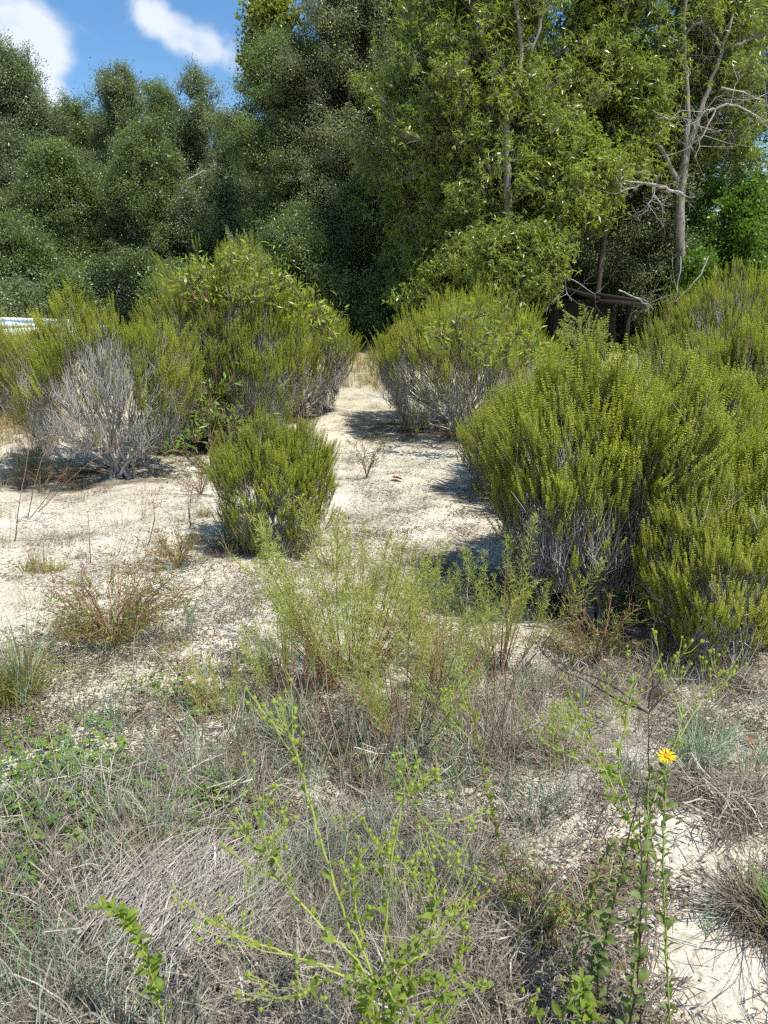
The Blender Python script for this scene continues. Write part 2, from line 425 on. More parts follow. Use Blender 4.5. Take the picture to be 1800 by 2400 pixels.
def cedar_spray(seed):
    rg = R(seed); g = Geo(); L = .6
    g.tube([(0, 0, 0), (0, .04, L * .5), (0, .1, L)], [.006, .004, .002], 3, 1, .5)
    for k in range(16):
        t = .15 + .85 * k / 16; s = 1 if k % 2 else -1; ln = .2 * (1.1 - t)
        p = np.array([0, .1 * t * t, L * t]); d = np.array([s * .8, .25, .6]) + rg.normal(size=3) * .12; d /= np.linalg.norm(d)
        m = 14; tt = rg.rand(m); dd = rg.normal(size=(m, 3)) * .4 + d[None]
        g.leaves(p[None] + d[None] * (ln * tt)[:, None], dd, .05, .009, rg, 0)
    return g.arrays()
SP['cedar'] = [cedar_spray(140 + i) for i in range(3)]

def feather_stem(seed, H=.6, nb=34, need=16, nl=.028):
    """upright stem with short side shoots set with thin soft leaves"""
    rg = R(seed); g = Geo()
    bend = rg.normal(size=2) * .05
    def sp_(t): return np.array([bend[0] * t * t, bend[1] * t * t, H * t])
    g.tube([sp_(t) for t in np.linspace(0, 1, 6)], np.linspace(.0025, .0008, 6), 3, 1, .5)
    for k in range(nb):
        t = .22 + .78 * k / nb; p = sp_(t); a = k * 2.4 + rg.rand(); ln = (.05 + .12 * rg.rand()) * (1.15 - t) * 1.2
        d = np.array([cos(a) * .6, sin(a) * .6, .9]); d /= np.linalg.norm(d)
        m = need; tt = np.linspace(0, 1, m)
        dd = rg.normal(size=(m, 3)) * .55 + d[None] * .8
        g.leaves(p[None] + d[None] * (ln * tt)[:, None], dd, nl * (.6 + .5 * rg.rand(m)), .0026, rg, 0, lv=np.clip(t * .5 + rg.rand(m) * .4, 0, 1))
    return g.arrays()
SP['feather'] = [feather_stem(200 + i) for i in range(5)]

def grass_tuft(seed, n, H, W, spread=.6, r0=.02, bendy=1.0, seg=3, lie=0.0):
    rg = R(seed); g = Geo()
    a = rg.rand(n) * 2 * pi; r = r0 * np.sqrt(rg.rand(n)); h = H * (.45 + .65 * rg.rand(n)); sp_ = spread * (.2 + .9 * rg.rand(n))
    base = np.stack([r * np.cos(a), r * np.sin(a), np.full(n, -.005)], 1)
    a2 = a + rg.normal(size=n) * .5
    out = np.stack([np.cos(a2), np.sin(a2), np.zeros(n)], 1); side = np.stack([-np.sin(a2 + rg.normal(size=n)), np.cos(a2), rg.normal(size=n) * .3], 1)
    side /= np.linalg.norm(side, axis=1)[:, None]
    rows = []
    for s in range(seg + 1):
        t = s / seg
        bend = sp_ * (t ** (1.6)) * bendy
        zz = h * t * (1 - .45 * bend * t) * (1 - lie)
        c = base + out * (h * (bend * .8 + lie * t))[:, None] + np.array([0, 0, 1.]) * zz[:, None]
        w = W * (1 - t * .85) * .5
        rows.append(np.stack([c - side * w, c + side * w], 1))
    V = np.stack(rows, 1)                       # n, seg+1, 2, 3
    V = V.reshape(n, -1, 3); k = V.shape[1]
    q = np.array([[2 * s, 2 * s + 1, 2 * s + 3, 2 * s + 2] for s in range(seg)])
    Q = (q[None] + (np.arange(n) * k)[:, None, None]).reshape(-1, 4)
    g.quads(V.reshape(-1, 3), Q, 0, np.repeat(rg.rand(n), seg))
    return g.arrays()
def straw_patch(seed, n, size, L, W, zmax=.03, aligned=None):
    """fallen stalks lying over one another"""
    rg = R(seed); g = Geo()
    for k in range(n):
        a = rg.rand() * 2 * pi if aligned is None else aligned + rg.normal() * .22
        c = np.array([rg.normal() * size * .4, rg.normal() * size * .4, .004 + zmax * rg.rand()]); l = L * (.4 + .8 * rg.rand())
        d = np.array([cos(a), sin(a), rg.normal() * .12]); s = np.array([-sin(a), cos(a), rg.normal() * .4]); cv = rg.normal() * .12 * l
        p = [c - d * l / 2, c + s * cv * .6 + np.array([0, 0, .15 * abs(cv)]), c + d * l / 2]
        w = W * (.6 + .6 * rg.rand()) * .5
        V = []
        for i, q in enumerate(p):
            ww = w * (1, 1, .4)[i]; V += [q - s * ww, q + s * ww]
        g.quads(V, [[0, 1, 3, 2], [2, 3, 5, 4]], 0, rg.rand())
    return g.arrays()
def litter_patch(seed, n, size, L, W):
    rg = R(seed); g = Geo()
    P = np.concatenate([rg.normal(size=(n, 2)) * size * .45, .002 + .006 * rg.rand(n, 1)], 1)
    a = rg.rand(n) * 2 * pi; D = np.stack([np.cos(a), np.sin(a), rg.normal(size=n) * .15], 1)
    g.leaves(P, D, L * (.3 + rg.rand(n)), W * (.5 + rg.rand(n)), rg, 0, up=np.array([0, 0, 2.]))
    return g.arrays()
def leafy_patch(seed, n, size, L, h):
    rg = R(seed); g = Geo()
    P = np.concatenate([rg.normal(size=(n, 2)) * size * .45, h * (.2 + rg.rand(n, 1))], 1)
    for k in range(3):
        a = rg.rand(n) * .6 + k * 2.09 + np.repeat(rg.rand(1), n); D = np.stack([np.cos(a), np.sin(a), .15 + .2 * rg.rand(n)], 1)
        g.leaves(P, D, L, L * .75, rg, 0, up=np.array([0, 0, 2.5]), droop=.1)
    return g.arrays()

# ------------------------------------------------------------------ ground
def warp(lo, hi, n, p):
    t = np.linspace(-1, 1, n) if lo < 0 else np.linspace(0, 1, n)
    return t
xs = np.concatenate([-np.geomspace(260, 3.6, 34)[:-1], np.arange(-3.6, 3.61, .036), np.geomspace(3.6, 260, 34)[1:]])
ys = np.concatenate([[-60, -25, -10, -4, -1, 0], np.arange(.5, 4.5, .03), np.arange(4.5, 12, .07), np.geomspace(12, 320, 40)])
X, Y = np.meshgrid(xs, ys)
rg = R(5)
def vnoise(X, Y, s, seed):
    rr = R(seed); T = rr.rand(128, 128)
    x, y = X / s, Y / s; xi, yi = np.floor(x).astype(int), np.floor(y).astype(int); fx, fy = x - xi, y - yi
    fx, fy = fx * fx * (3 - 2 * fx), fy * fy * (3 - 2 * fy)
    g_ = lambda a, b: T[a % 128, b % 128]
    return (g_(xi, yi) * (1 - fx) + g_(xi + 1, yi) * fx) * (1 - fy) + (g_(xi, yi + 1) * (1 - fx) + g_(xi + 1, yi + 1) * fx) * fy
Z = zg(X, Y) + .03 * (vnoise(X, Y, .22, 1) - .5) + .012 * (vnoise(X, Y, .09, 2) - .5) + .03 * (vnoise(X, Y, .7, 3) - .5)
nx, ny = len(xs), len(ys)
i = np.arange(ny - 1)[:, None] * nx; j = np.arange(nx - 1)[None]
GQ = np.stack([i + j, i + j + 1, i + nx + j + 1, i + nx + j], -1).reshape(-1, 4)

DRY = [(950, 1770, 380, 60, .55), (700, 1990, 260, 60, .25), (1000, 2080, 160, 130, .6), (230, 2050, 330, 100, .4), (450, 2250, 400, 150, .8), (900, 2330, 380, 120, .7), (1130, 1720, 330, 100, .6), (1600, 1860, 200, 55, .8), (1540, 1610, 260, 50, .8), (420, 1860, 200, 50, .6), (60, 1850, 120, 120, .12),
       (220, 1650, 100, 50, .12), (1160, 2180, 110, 110, .5), (1720, 1960, 80, 40, .3)]
BUSH_SPOTS = []          # filled below: (x, y, radius) where dark litter lies under a bush
def px_blob(L, px, py):
    s = np.zeros_like(px)
    for (cx, cy, rx, ry, w) in L:
        s = s + w * np.exp(-(((px - cx) / rx) ** 2 + ((py - cy) / ry) ** 2))
    return s

# ------------------------------------------------------------------ rosemary shrubs
def rosemary(px, py, H, Rd, n, seed, label, cx=0.0, cy=0.0, dead=None, group='rosemary shrubs along the sandy path',
             flat=.3, low=.3, lean=(0, 0), tint=0.0, squash=1.0, lumps=.18, twigk=1.0, base_r=.05, sc=1.0, neck=.42):
    rg = R(seed); n = int(n * 1.3)
    b = gnd(px, py); bz = float(zg(b.x, b.y)) - .01
    root = thing('rosemary_shrub', label, 'shrub', (b.x, b.y, bz), group)
    BUSH_SPOTS.append((b.x + cx, b.y + cy, Rd))
    # tips: top dome and flanks of an upturned bell
    top = rg.rand(n) < .62
    a = rg.rand(n) * 2 * pi
    lump = 1 + lumps * np.sin(3 * a + seed) * .6 + lumps * np.sin(5 * a + seed * 2.1) * .5
    r = np.where(top, np.sqrt(rg.rand(n)) * .97, .9 + .12 * rg.rand(n))
    dome = (1 - flat * r ** 2.2) * (1 + lumps * .6 * np.sin(4.2 * r * np.cos(a) + seed) * np.cos(3.7 * r * np.sin(a) + seed * .7))
    z = np.where(top, dome * (1 - .13 * rg.rand(n) ** 1.5), low + (dome * .97 - low) * rg.rand(n) ** .8)
    shrink = np.where(z < .62, neck + (1 - neck) * (z / .62) ** .75, 1.0)
    rr = r * Rd * lump * np.where(top, 1, shrink) * (1 + rg.normal(size=n) * .04)
    z = z * (1 + .3 * (vnoise(rr * np.cos(a) + 5, rr * np.sin(a) + 5, .13, seed + 60) - .5) + .16 * (vnoise(rr * np.cos(a) + 5, rr * np.sin(a) + 5, .05, seed + 90) - .5))
    P = np.stack([cx + rr * np.cos(a) + lean[0] * z, cy + rr * np.sin(a) * squash + lean[1] * z, z * H], 1)
    P[:, 2] -= .2 * sc
    # second layer, deeper inside
    wet = np.ones(n, bool)
    if dead is not None:
        wet = rg.rand(n) > dead(P / np.array([Rd, Rd, H]), rg)
    # branching skeleton
    g = Geo()
    a1, C1 = kmeans(P, max(5, int(n / 75)), rg)
    base = np.zeros(3)
    for c in range(len(C1)):
        sel = np.where(a1 == c)[0]
        if not len(sel): continue
        cen = P[sel].mean(0)
        st = np.array([rg.normal() * base_r, rg.normal() * base_r, 0])
        n1 = np.array([cen[0] * .34, cen[1] * .34, cen[2] * .33]) + rg.normal(size=3) * .02
        q = np.array([cen[0] * .12, cen[1] * .12, cen[2] * .14]) + st * .7
        g.tube([st, q, n1], np.array([.013, .011, .009]) * twigk * (H ** .5), 5, 0, rg.rand())
        a2, _ = kmeans(P[sel], max(2, len(sel) // 14), rg, 3)
        for c2 in np.unique(a2):
            s2 = sel[a2 == c2]; cen2 = P[s2].mean(0)
            n2 = n1 + (cen2 - n1) * np.array([.58, .58, .5]) + rg.normal(size=3) * .015
            m12 = (n1 + n2) / 2 + rg.normal(size=3) * .012 + np.array([0, 0, -.01])
            g.tube([n1, m12, n2], np.array([.0075, .006, .005]) * twigk, 4, 0, rg.rand())
            a3, _ = kmeans(P[s2], max(1, len(s2) // 4), rg, 2)
            for c3 in np.unique(a3):
                s3 = s2[a3 == c3]; cen3 = P[s3].mean(0)
                n3 = n2 + (cen3 - n2) * np.array([.6, .6, .45]) + rg.normal(size=3) * .01
                g.tube([n2, (n2 + n3) / 2 + rg.normal(size=3) * .008, n3], np.array([.0044, .0038, .003]) * twigk, 3, 0, rg.rand())
                for t in s3:
                    if wet[t]:
                        g.tube([n3, (n3 + P[t]) / 2 + np.array([(P[t] - n3)[0] * .15, (P[t] - n3)[1] * .15, 0]) + rg.normal(size=3) * .006, P[t]], [.003, .0024, .002], 3, 0, rg.rand())
                    else:
                        e = P[t] + np.array([0, 0, .06 + .1 * rg.rand()])
                        g.tube([n3, (n3 + P[t]) / 2 + rg.normal(size=3) * .01, P[t], e], [.003, .0026, .0022, .001], 3, 0, rg.rand())
                        for _ in range(9):
                            d = np.array([rg.normal() * .5, rg.normal() * .5, 1.2]); s0 = P[t] + (n3 - P[t]) * rg.rand() + rg.normal(size=3) * .02
                            d /= np.linalg.norm(d); ln = .08 + .12 * rg.rand()
                            g.tube([s0, s0 + d * ln * .5 + rg.normal(size=3) * .006, s0 + d * ln + np.array([0, 0, .01])], [.0024, .0018, .001], 3, 0, rg.rand())
    me = g.mesh('stems', [M['twig']])
    link('stems', me, root)['kind'] = 'stuff'
    L = P[wet]
    k = len(L)
    # extra shoots below the tips so that the leafy skin has depth
    ex = L[rg.rand(k) < .6] + np.stack([rg.normal(size=k) * .03, rg.normal(size=k) * .03, -.06 - .12 * rg.rand(k)], 1)[:0].sum() if False else L[rg.rand(k) < .3]
    ex = ex * np.array([.93, .93, 1]) + rg.normal(size=ex.shape) * .03 - np.array([0, 0, .1])
    A = np.concatenate([L, ex])
    h = np.sqrt(A[:, 0] ** 2 + A[:, 1] ** 2) / Rd
    D = np.stack([(A[:, 0] - cx) / Rd * .3 + rg.normal(size=len(A)) * .17, (A[:, 1] - cy) / Rd * .3 + rg.normal(size=len(A)) * .17, np.ones(len(A))], 1)
    patch = vnoise(A[:, 0] + b.x + 9, A[:, 1] + A[:, 2] + b.y, .3, 31)
    ti = np.clip(.32 + .45 * (patch - .5) + tint + rg.normal(size=len(A)) * .14, 0, 1)
    scattered('foliage', BRANCHLETS, [M['rosemary'], M['twig_dark']], A, aim(D, rg), (.58 + .5 * rg.rand(len(A)) + .25 * (rg.rand(len(A)) < .06)) * sc, ti, rg, root)
    return root

def dead_front(P, rg):
    f = -P[:, 1]
    lo = P[:, 2]
    band = (f > .0) & (lo < .68 + .14 * np.sin(P[:, 0] * 6 + 1)) & (P[:, 0] > -.72) & (P[:, 0] < .35)
    return np.where(band, .93, np.where(lo < .36, .8, .06))
def dead_low(P, rg): return np.where(P[:, 2] < .38, .85, np.where(P[:, 2] < .52, .5, .07))
def dead_few(P, rg): return np.where(P[:, 2] < .16, .6, .03)
def dead_none(P, rg): return np.where(P[:, 2] < .38, .65, .05)

rosemary(288, 1118, 1.5, .78, 850, 1, 'large rosemary shrub with bare grey twigs all across its front', neck=.2, cx=-.2, cy=.1, dead=dead_front, low=.3, tint=.14, flat=.16, twigk=1.15)
rosemary(40, 985, 1.1, .7, 550, 2, 'low rosemary shrub behind the bare twigged one, cut by the left edge of the photo', cx=-.25, cy=.4, dead=dead_none, tint=.12)
rosemary(535, 1040, 2.02, .98, 1400, 3, 'tall dark rosemary shrub with a leafy broadleaved bush growing up through it', cy=.1, cx=.02, dead=dead_none, low=.14, flat=.48, tint=-.02, lumps=.2)
rosemary(700, 968, 1.5, .92, 950, 4, 'rosemary shrub with grey lower twigs overhanging the left side of the path', cx=-.15, dead=dead_low, low=.14, tint=.02)
rosemary(565, 1020, 1.02, .46, 400, 5, 'short rosemary lobe at the foot of the tall shrub, behind the small round bush', cx=-.02, cy=-.35, dead=dead_few, tint=-.08, low=.3)
rosemary(645, 1275, .8, .36, 560, 6, 'small round bright green rosemary bush standing alone on the sand', cx=.0, cy=.03, dead=dead_few, low=.12, flat=.2, tint=.0, lumps=.08, group=None, base_r=.03, twigk=.8, sc=.75, neck=.62)
rosemary(1085, 1015, 1.54, 1.1, 1600, 7, 'wide rosemary shrub right of the path, in front of the dark shed', cx=-.02, cy=.15, dead=dead_low, low=.12, flat=.34, tint=.14, lumps=.12)
rosemary(1280, 1170, .96, .8, 800, 8, 'rosemary shrub between the wide far one and the big near one on the right', cx=.1, cy=.15, dead=dead_none, tint=.1)
rosemary(1400, 1430, 1.26, .57, 1200, 9, 'big near rosemary shrub with grey stems showing low on its front', cx=-.0, cy=.2, dead=dead_low, low=.16, flat=.16, tint=.02, twigk=1.1, base_r=.1, lumps=.2)
rosemary(1700, 960, 1.78, 1.15, 1200, 10, 'tallest rosemary shrub, rising at the back by the right edge of the photo', cx=.3, cy=.2, dead=dead_none, tint=.06, flat=.4)
rosemary(1600, 930, 1.42, .7, 650, 11, 'dull green rosemary shrub at the back right, just beside the shed', cx=.05, dead=dead_none, tint=-.02)
rosemary(1730, 1200, 1.36, .8, 1000, 12, 'tall rosemary shrub at the right edge, behind the low yellowish one', cx=.15, cy=.2, dead=dead_low, tint=.06, lumps=.24)
rosemary(1575, 1300, 1.2, .55, 700, 13, 'upright rosemary shrub wedged behind the big near one and the right edge shrubs', cx=.05, cy=.2, dead=dead_low, tint=.02, lumps=.24)
rosemary(1660, 1530, .84, .42, 520, 14, 'low yellowish rosemary bush nearest the camera at the right edge', cx=.06, cy=.1, dead=dead_few, low=.1, tint=.26, flat=.4, twigk=.85, lumps=.34, sc=.75)
rosemary(1880, 1440, .98, .45, 450, 15, 'rosemary shrub cut off by the right edge beside the low yellowish one', cx=.05, cy=.1, dead=dead_none, tint=.1)

# ------------------------------------------------------------------ ground sheet with sand, litter, stain and painted shade in the mat gaps
litter_shade = np.zeros_like(X)
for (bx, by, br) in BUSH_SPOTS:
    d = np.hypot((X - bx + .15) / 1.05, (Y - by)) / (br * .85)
    litter_shade = np.maximum(litter_shade, np.clip(1.25 - d, 0, 1))
litter_shade = np.clip(litter_shade + (vnoise(X, Y, .15, 7) - .5) * .8 * (litter_shade > 0) + (vnoise(X, Y, .05, 8) - .5) * .5 * (litter_shade > 0), 0, 1)
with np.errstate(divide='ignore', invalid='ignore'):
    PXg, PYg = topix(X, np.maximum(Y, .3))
mat_litter_shade = px_blob(DRY, np.clip(PXg, 0, 1800), np.minimum(PYg, 2390)) * (Y > .5) * (Y < 9)
mat_litter_shade = np.clip(mat_litter_shade * 1.5 - .15, 0, 1) * np.clip((vnoise(X, Y, .12, 41) + vnoise(X, Y, .05, 42) * .6 - .5) * 2.6, 0, 1) * .95  # decayed litter under the dry mats, plus shadow gaps between straws painted dark
litter_shade = np.maximum(litter_shade, mat_litter_shade)
far = np.clip((Y - 17) / 6, 0, 1)
grassy = np.clip((Y - 8.5) / 6 + (vnoise(X, Y, .8, 17) - .5) * .9, 0, 1)
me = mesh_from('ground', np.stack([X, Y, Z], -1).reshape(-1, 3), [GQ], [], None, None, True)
for nm, arr in (('litter', np.maximum(litter_shade, far)), ('grassy', grassy)):  # 'litter' also carries the painted gap shade of the dry mats
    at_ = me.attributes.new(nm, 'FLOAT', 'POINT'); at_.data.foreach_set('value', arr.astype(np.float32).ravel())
m, nt, n, l, o = nodemat('sand')
tcn = n.new('ShaderNodeTexCoord')
def tex(scale, det=6, rough=.65):
    t = n.new('ShaderNodeTexNoise'); t.inputs['Scale'].default_value = scale; t.inputs['Detail'].default_value = det; t.inputs['Roughness'].default_value = rough
    l.new(tcn.outputs['Object'], t.inputs['Vector']); return t.outputs[0]
def ramp(src, stops):
    c = n.new('ShaderNodeValToRGB'); l.new(src, c.inputs[0]); e = c.color_ramp.elements
    e[0].position, e[0].color = stops[0][0], (*stops[0][1], 1); e[1].position, e[1].color = stops[-1][0], (*stops[-1][1], 1)
    for p_, c_ in stops[1:-1]:
        k = e.new(p_); k.color = (*c_, 1)
    return c.outputs[0]
def mixc(f, a, b):
    k = n.new('ShaderNodeMix'); k.data_type = 'RGBA'
    if isinstance(f, float): k.inputs[0].default_value = f
    else: l.new(f, k.inputs[0])
    for s_, v in ((6, a), (7, b)):
        if isinstance(v, tuple): k.inputs[s_].default_value = (*v, 1)
        else: l.new(v, k.inputs[s_])
    return k.outputs[2]
def attr(nm):
    k = n.new('ShaderNodeAttribute'); k.attribute_name = nm; return k.outputs['Fac']
sand = ramp(tex(1.6, 5), [(.3, (.47, .425, .33)), (.5, (.59, .545, .44)), (.72, (.69, .65, .55))])
speck = ramp(tex(95, 4, .7), [(.36, (1, 1, 1)), (.45, (0, 0, 0))])
patches = ramp(tex(5, 7, .75), [(.38, (0, 0, 0)), (.6, (1, 1, 1))])
mm = n.new('ShaderNodeMath'); mm.operation = 'MULTIPLY'; l.new(speck, mm.inputs[0]); mm.inputs[1].default_value = .85
sand = mixc(mm.outputs[0], sand, (.25, .2, .14))
crust = ramp(tex(38, 6, .75), [(.47, (0, 0, 0)), (.56, (1, 1, 1))])
m5 = n.new('ShaderNodeMath'); m5.operation = 'MULTIPLY'; l.new(patches, m5.inputs[0]); l.new(crust, m5.inputs[1])
m6 = n.new('ShaderNodeMath'); m6.operation = 'MULTIPLY'; l.new(m5.outputs[0], m6.inputs[0]); m6.inputs[1].default_value = .72
sand = mixc(m6.outputs[0], sand, (.3, .28, .17))
sand = mixc(attr('grassy'), sand, ramp(tex(7, 5), [(.35, (.3, .26, .13)), (.65, (.42, .38, .24))]))
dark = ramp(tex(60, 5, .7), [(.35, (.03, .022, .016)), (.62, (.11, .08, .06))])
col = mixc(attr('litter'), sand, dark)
p = n.new('ShaderNodeBsdfPrincipled'); p.inputs['Roughness'].default_value = .95; p.inputs['Specular IOR Level'].default_value = .1
l.new(col, p.inputs['Base Color'])
bp = n.new('ShaderNodeBump'); bp.inputs['Strength'].default_value = .7; bp.inputs['Distance'].default_value = .008
l.new(tex(55, 6, .75), bp.inputs['Height']); l.new(bp.outputs[0], p.inputs['Normal'])
l.new(p.outputs[0], o.inputs['Surface'])
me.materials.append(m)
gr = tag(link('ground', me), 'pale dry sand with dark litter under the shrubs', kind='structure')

# ------------------------------------------------------------------ trees
def tree(kind, px, Yd, top, hw, seed, label, z0=.5, n=1500, mat=None, trunk=.16, bark='dark_bark', name='oak_tree', cat='tree',
         base_px=None, group='trees along the edge of the sand', prof=.55, clumps=60, cr=.9, sc=1.0, tint=.0, depth=1.0, crown='crown', inner=.25, cone=False):
    rg = R(seed)
    tp = at(px, top, Yd); x = tp.x; zb = float(zg(x, Yd)); Ht = tp.z - zb
    rad = hw / FPX * (Yd * cos(PITCH) * 1.02)
    root = thing(name, label, cat, (x, Yd, zb - .05), group)
    # clump centres through an uneven crown
    K = int(clumps * 1.2) + n // 16
    t = rg.rand(K) ** .8; t[:3] = (1.0, .96, .93); zc = z0 + (Ht - z0) * t
    pr = np.sin(np.clip(t * .86 + .14, 0, 1) * pi) ** prof
    pr = np.where(t < .35, np.maximum(pr, .85), pr)
    if cone: pr = np.clip((1.06 - t) * 1.5, .1, 1) ** .7
    a = rg.rand(K) * 2 * pi; lobes = 1 + .22 * np.sin(2 * a + 6 * t + seed) + .15 * np.sin(3 * a - 9 * t + seed * 1.7)
    rr = rad * pr * lobes * np.sqrt(inner + (1 - inner) * rg.rand(K)) * (1 + rg.normal(size=K) * (.13 + .12 * t))
    rr = rr * np.where(rg.rand(K) < .14, 1.3, 1.0); zc = zc + (rg.rand(K) < .1) * t * .9 * rg.rand(K)
    C = np.stack([rr * np.cos(a), rr * np.sin(a) * depth, zc], 1)
    C[:, 2] = np.clip(C[:, 2], z0 * .6 + .25, Ht + .3)
    g = Geo()
    th = np.linspace(0, 1, 9); wob = np.cumsum(rg.normal(size=(9, 2)) * .09, 0) * (rad ** .5) * .6
    tpts = np.stack([wob[:, 0], wob[:, 1], th * Ht * .9], 1); tpts[0, :2] = 0
    g.tube(tpts, trunk * (1.15 - th) + .015, 8, 0)
    link('trunk', g.mesh('trunk', [M[bark]], True), root)
    # boughs: each leaves the trunk below its tip and arches up and out; the leaf sprays are strung along its outer part
    g = Geo()
    hz_ = np.hypot(C[:, 0], C[:, 1])
    az_ = np.clip(C[:, 2] - (.35 + .55 * rg.rand(K)) * hz_ - .25, .25, Ht * .88)
    A0 = np.stack([np.interp(az_, tpts[:, 2], tpts[:, 0]), np.interp(az_, tpts[:, 2], tpts[:, 1]), az_], 1)
    mids = (A0 + C) / 2 + rg.normal(size=(K, 3)) * .12; mids[:, 2] += rg.normal(size=K) * .12 * hz_
    for c in range(K):
        r0 = max(trunk * .3 * (1.1 - az_[c] / Ht), .014)
        g.tube([A0[c], (A0[c] + mids[c]) / 2 + rg.normal(size=3) * .05, mids[c], (mids[c] + C[c]) / 2 + rg.normal(size=3) * .06, C[c]], np.array([1, .8, .6, .4, .2]) * r0, 4, 0)
    link('branches', g.mesh('branches', [M[bark]]), root)['kind'] = 'stuff'
    w = (rg.rand(K) ** 2 + .2) * (.5 + hz_ / (rad + .1)); w /= w.sum()
    ci = rg.choice(K, n, p=w)
    u = .38 + .68 * rg.rand(n) ** .8
    Bz = lambda q: A0[ci] * ((1 - q) ** 2)[:, None] + 2 * (mids[ci] * 2 - (A0[ci] + C[ci]) / 2)[:, :] * (q * (1 - q))[:, None] + C[ci] * (q ** 2)[:, None]
    P = Bz(u); T_ = Bz(u + .05) - P; T_ /= (np.linalg.norm(T_, axis=1)[:, None] + 1e-6)
    spr = cr * .36 * np.clip(1.25 - .85 * u, .2, 1)
    P = P + rg.normal(size=(n, 3)) * spr[:, None] * np.array([1, 1, .55])
    P[:, 2] = np.clip(P[:, 2], .15, Ht + .1)
    D = T_ * 1.0 + np.array([0, 0, .35]) + rg.normal(size=(n, 3)) * .38
    tt = np.clip(.36 + tint + (rg.rand(K)[ci] - .5) * .5 + rg.normal(size=n) * .14, 0, 1)
    cw = scattered(crown, SP[kind], [M[mat or kind], M[bark]], P, aim(D, rg), (.6 + .55 * rg.rand(n)) * sc * np.clip(1.3 - .45 * u, .5, 1.2), tt, rg, root)
    return root

G_L = 'evergreen oaks in the left wood'
tree('oak_small', 25, 26, 118, 105, 21, 'tall evergreen oak at the far left edge with a pointed top', cone=True, n=2400, group=G_L, mat='oak_grey', clumps=80)
tree('oak_small', 175, 29, 235, 85, 22, 'evergreen oak with the lowest top, standing right of the tall one at the left edge', cone=True, n=1500, group=G_L)
tree('oak_small', 282, 27.5, 170, 82, 23, 'evergreen oak with the highest pointed top in the middle of the left wood', cone=True, n=1700, group=G_L, mat='oak_grey')
tree('oak_small', 372, 29, 212, 78, 24, 'evergreen oak with a rounded top between the pointed oak and the sparse one', cone=True, n=1500, group=G_L)
tree('oak_small', 462, 28, 178, 62, 25, 'slim evergreen oak with a notched top beside the sky gap', cone=True, n=1100, group=G_L, mat='oak_grey', clumps=45)
tree('oak_small', 548, 27, 300, 80, 26, 'sparse pale evergreen oak with sky showing through, left of the great dark tree', cone=True, n=1000, group=G_L, mat='oak_grey', tint=.15)
tree('oak_small', 120, 23, 360, 105, 27, 'bushy evergreen oak in the front row, above the white boat', cone=True, z0=.3, n=1500, group=G_L)
tree('oak_small', 330, 23.5, 310, 105, 28, 'broad evergreen oak in the front row of the left wood, with leaves to the ground', cone=True, z0=.3, n=1800, group=G_L)
tree('oak_small', 485, 23, 420, 90, 29, 'low evergreen oak in the front row, behind the tall leafy bush', cone=True, z0=.3, n=1300, group=G_L, mat='oak_grey')
tree('oak_small', 20, 21, 520, 95, 30, 'low bushy oak at the left edge, just behind the boat', cone=True, z0=.1, n=900, group=G_L, clumps=30)
# the great centre mass
tree('gum', 628, 23.5, -50, 50, 33, 'tree with yellowing leaves whose top rises against the sky', z0=6.4, n=300, name='yellowing_tree', group=None, clumps=34, cr=.7)
tree('oak_small', 660, 22, 95, 98, 34, 'dark evergreen tree with feathery twigs reaching left into the sky', z0=.4, n=2300, clumps=90, group='great dark trees behind the path')
tree('oak_small', 840, 21.5, -280, 125, 35, 'great dark evergreen tree behind the end of the sandy path', z0=.4, n=3600, clumps=150, trunk=.26, tint=.22, group='great dark trees behind the path', mat='oak_grey')
tree('oak_small', 950, 23, -280, 120, 36, 'dark evergreen tree right of the greatest one, running off the top of the photo', z0=.4, n=2600, clumps=110, group='great dark trees behind the path')
tree('oak_small', 700, 19.5, 520, 105, 37, 'low spreading dark holly left of the path end', z0=.15, n=1000, clumps=34, name='holly_tree', group='low trees behind the path')
tree('oak_small', 880, 20, 430, 85, 38, 'low dark holly right beside the path end', z0=.15, n=900, clumps=34, name='holly_tree', group='low trees behind the path')
tree('cedar', 560, 14, 575, 55, 39, 'small feathery cedar top showing above the tall leafy bush', z0=.5, n=420, clumps=22, cr=.35, sc=.6, name='cedar_tree', mat='oak_grey', trunk=.06, group=None, tint=.3)
# the pale narrow leaved oak
tree('oak_narrow', 1160, 16.5, -260, 165, 41, 'pale narrow leaved oak with a forked grey trunk, in the middle right', z0=2.2, n=1700, clumps=100, trunk=.02, bark='oak_bark', group=None, cr=.75, depth=.7)
tree('oak_narrow', 1010, 18, -160, 95, 42, 'slim olive green oak between the dark trees and the forked pale trunk', z0=.8, n=1100, clumps=60, bark='oak_bark', group='narrow leaved oaks right of the path', cr=.8)
tree('oak_narrow', 1330, 16, 320, 115, 43, 'young narrow leaved oak with bright tips, above the shed roof', z0=2.9, n=560, clumps=34, trunk=.06, bark='dark_bark', group='narrow leaved oaks right of the path', cr=.6, depth=.7, tint=.12)
tree('oak_narrow', 1090, 15.5, 590, 110, 44, 'low narrow leaved oak sprouts drooping over the wide rosemary shrub', z0=1.1, n=380, clumps=24, bark='dark_bark', name='oak_sapling', group=None, cr=.45, sc=.9, depth=.7, tint=.12, trunk=.05)
tree('oak_narrow', 1450, 17.5, -200, 130, 45, 'thin crowned oak at the upper right with many bare twigs', z0=3.6, n=1150, clumps=60, trunk=.06, bark='dark_bark', group='narrow leaved oaks right of the path', cr=.7, depth=.8)
tree('oak_narrow', 1700, 18, -230, 110, 46, 'thin crowned oak in the upper right corner', z0=4.0, n=1000, clumps=50, bark='oak_bark', group='narrow leaved oaks right of the path', cr=.7, depth=.8)
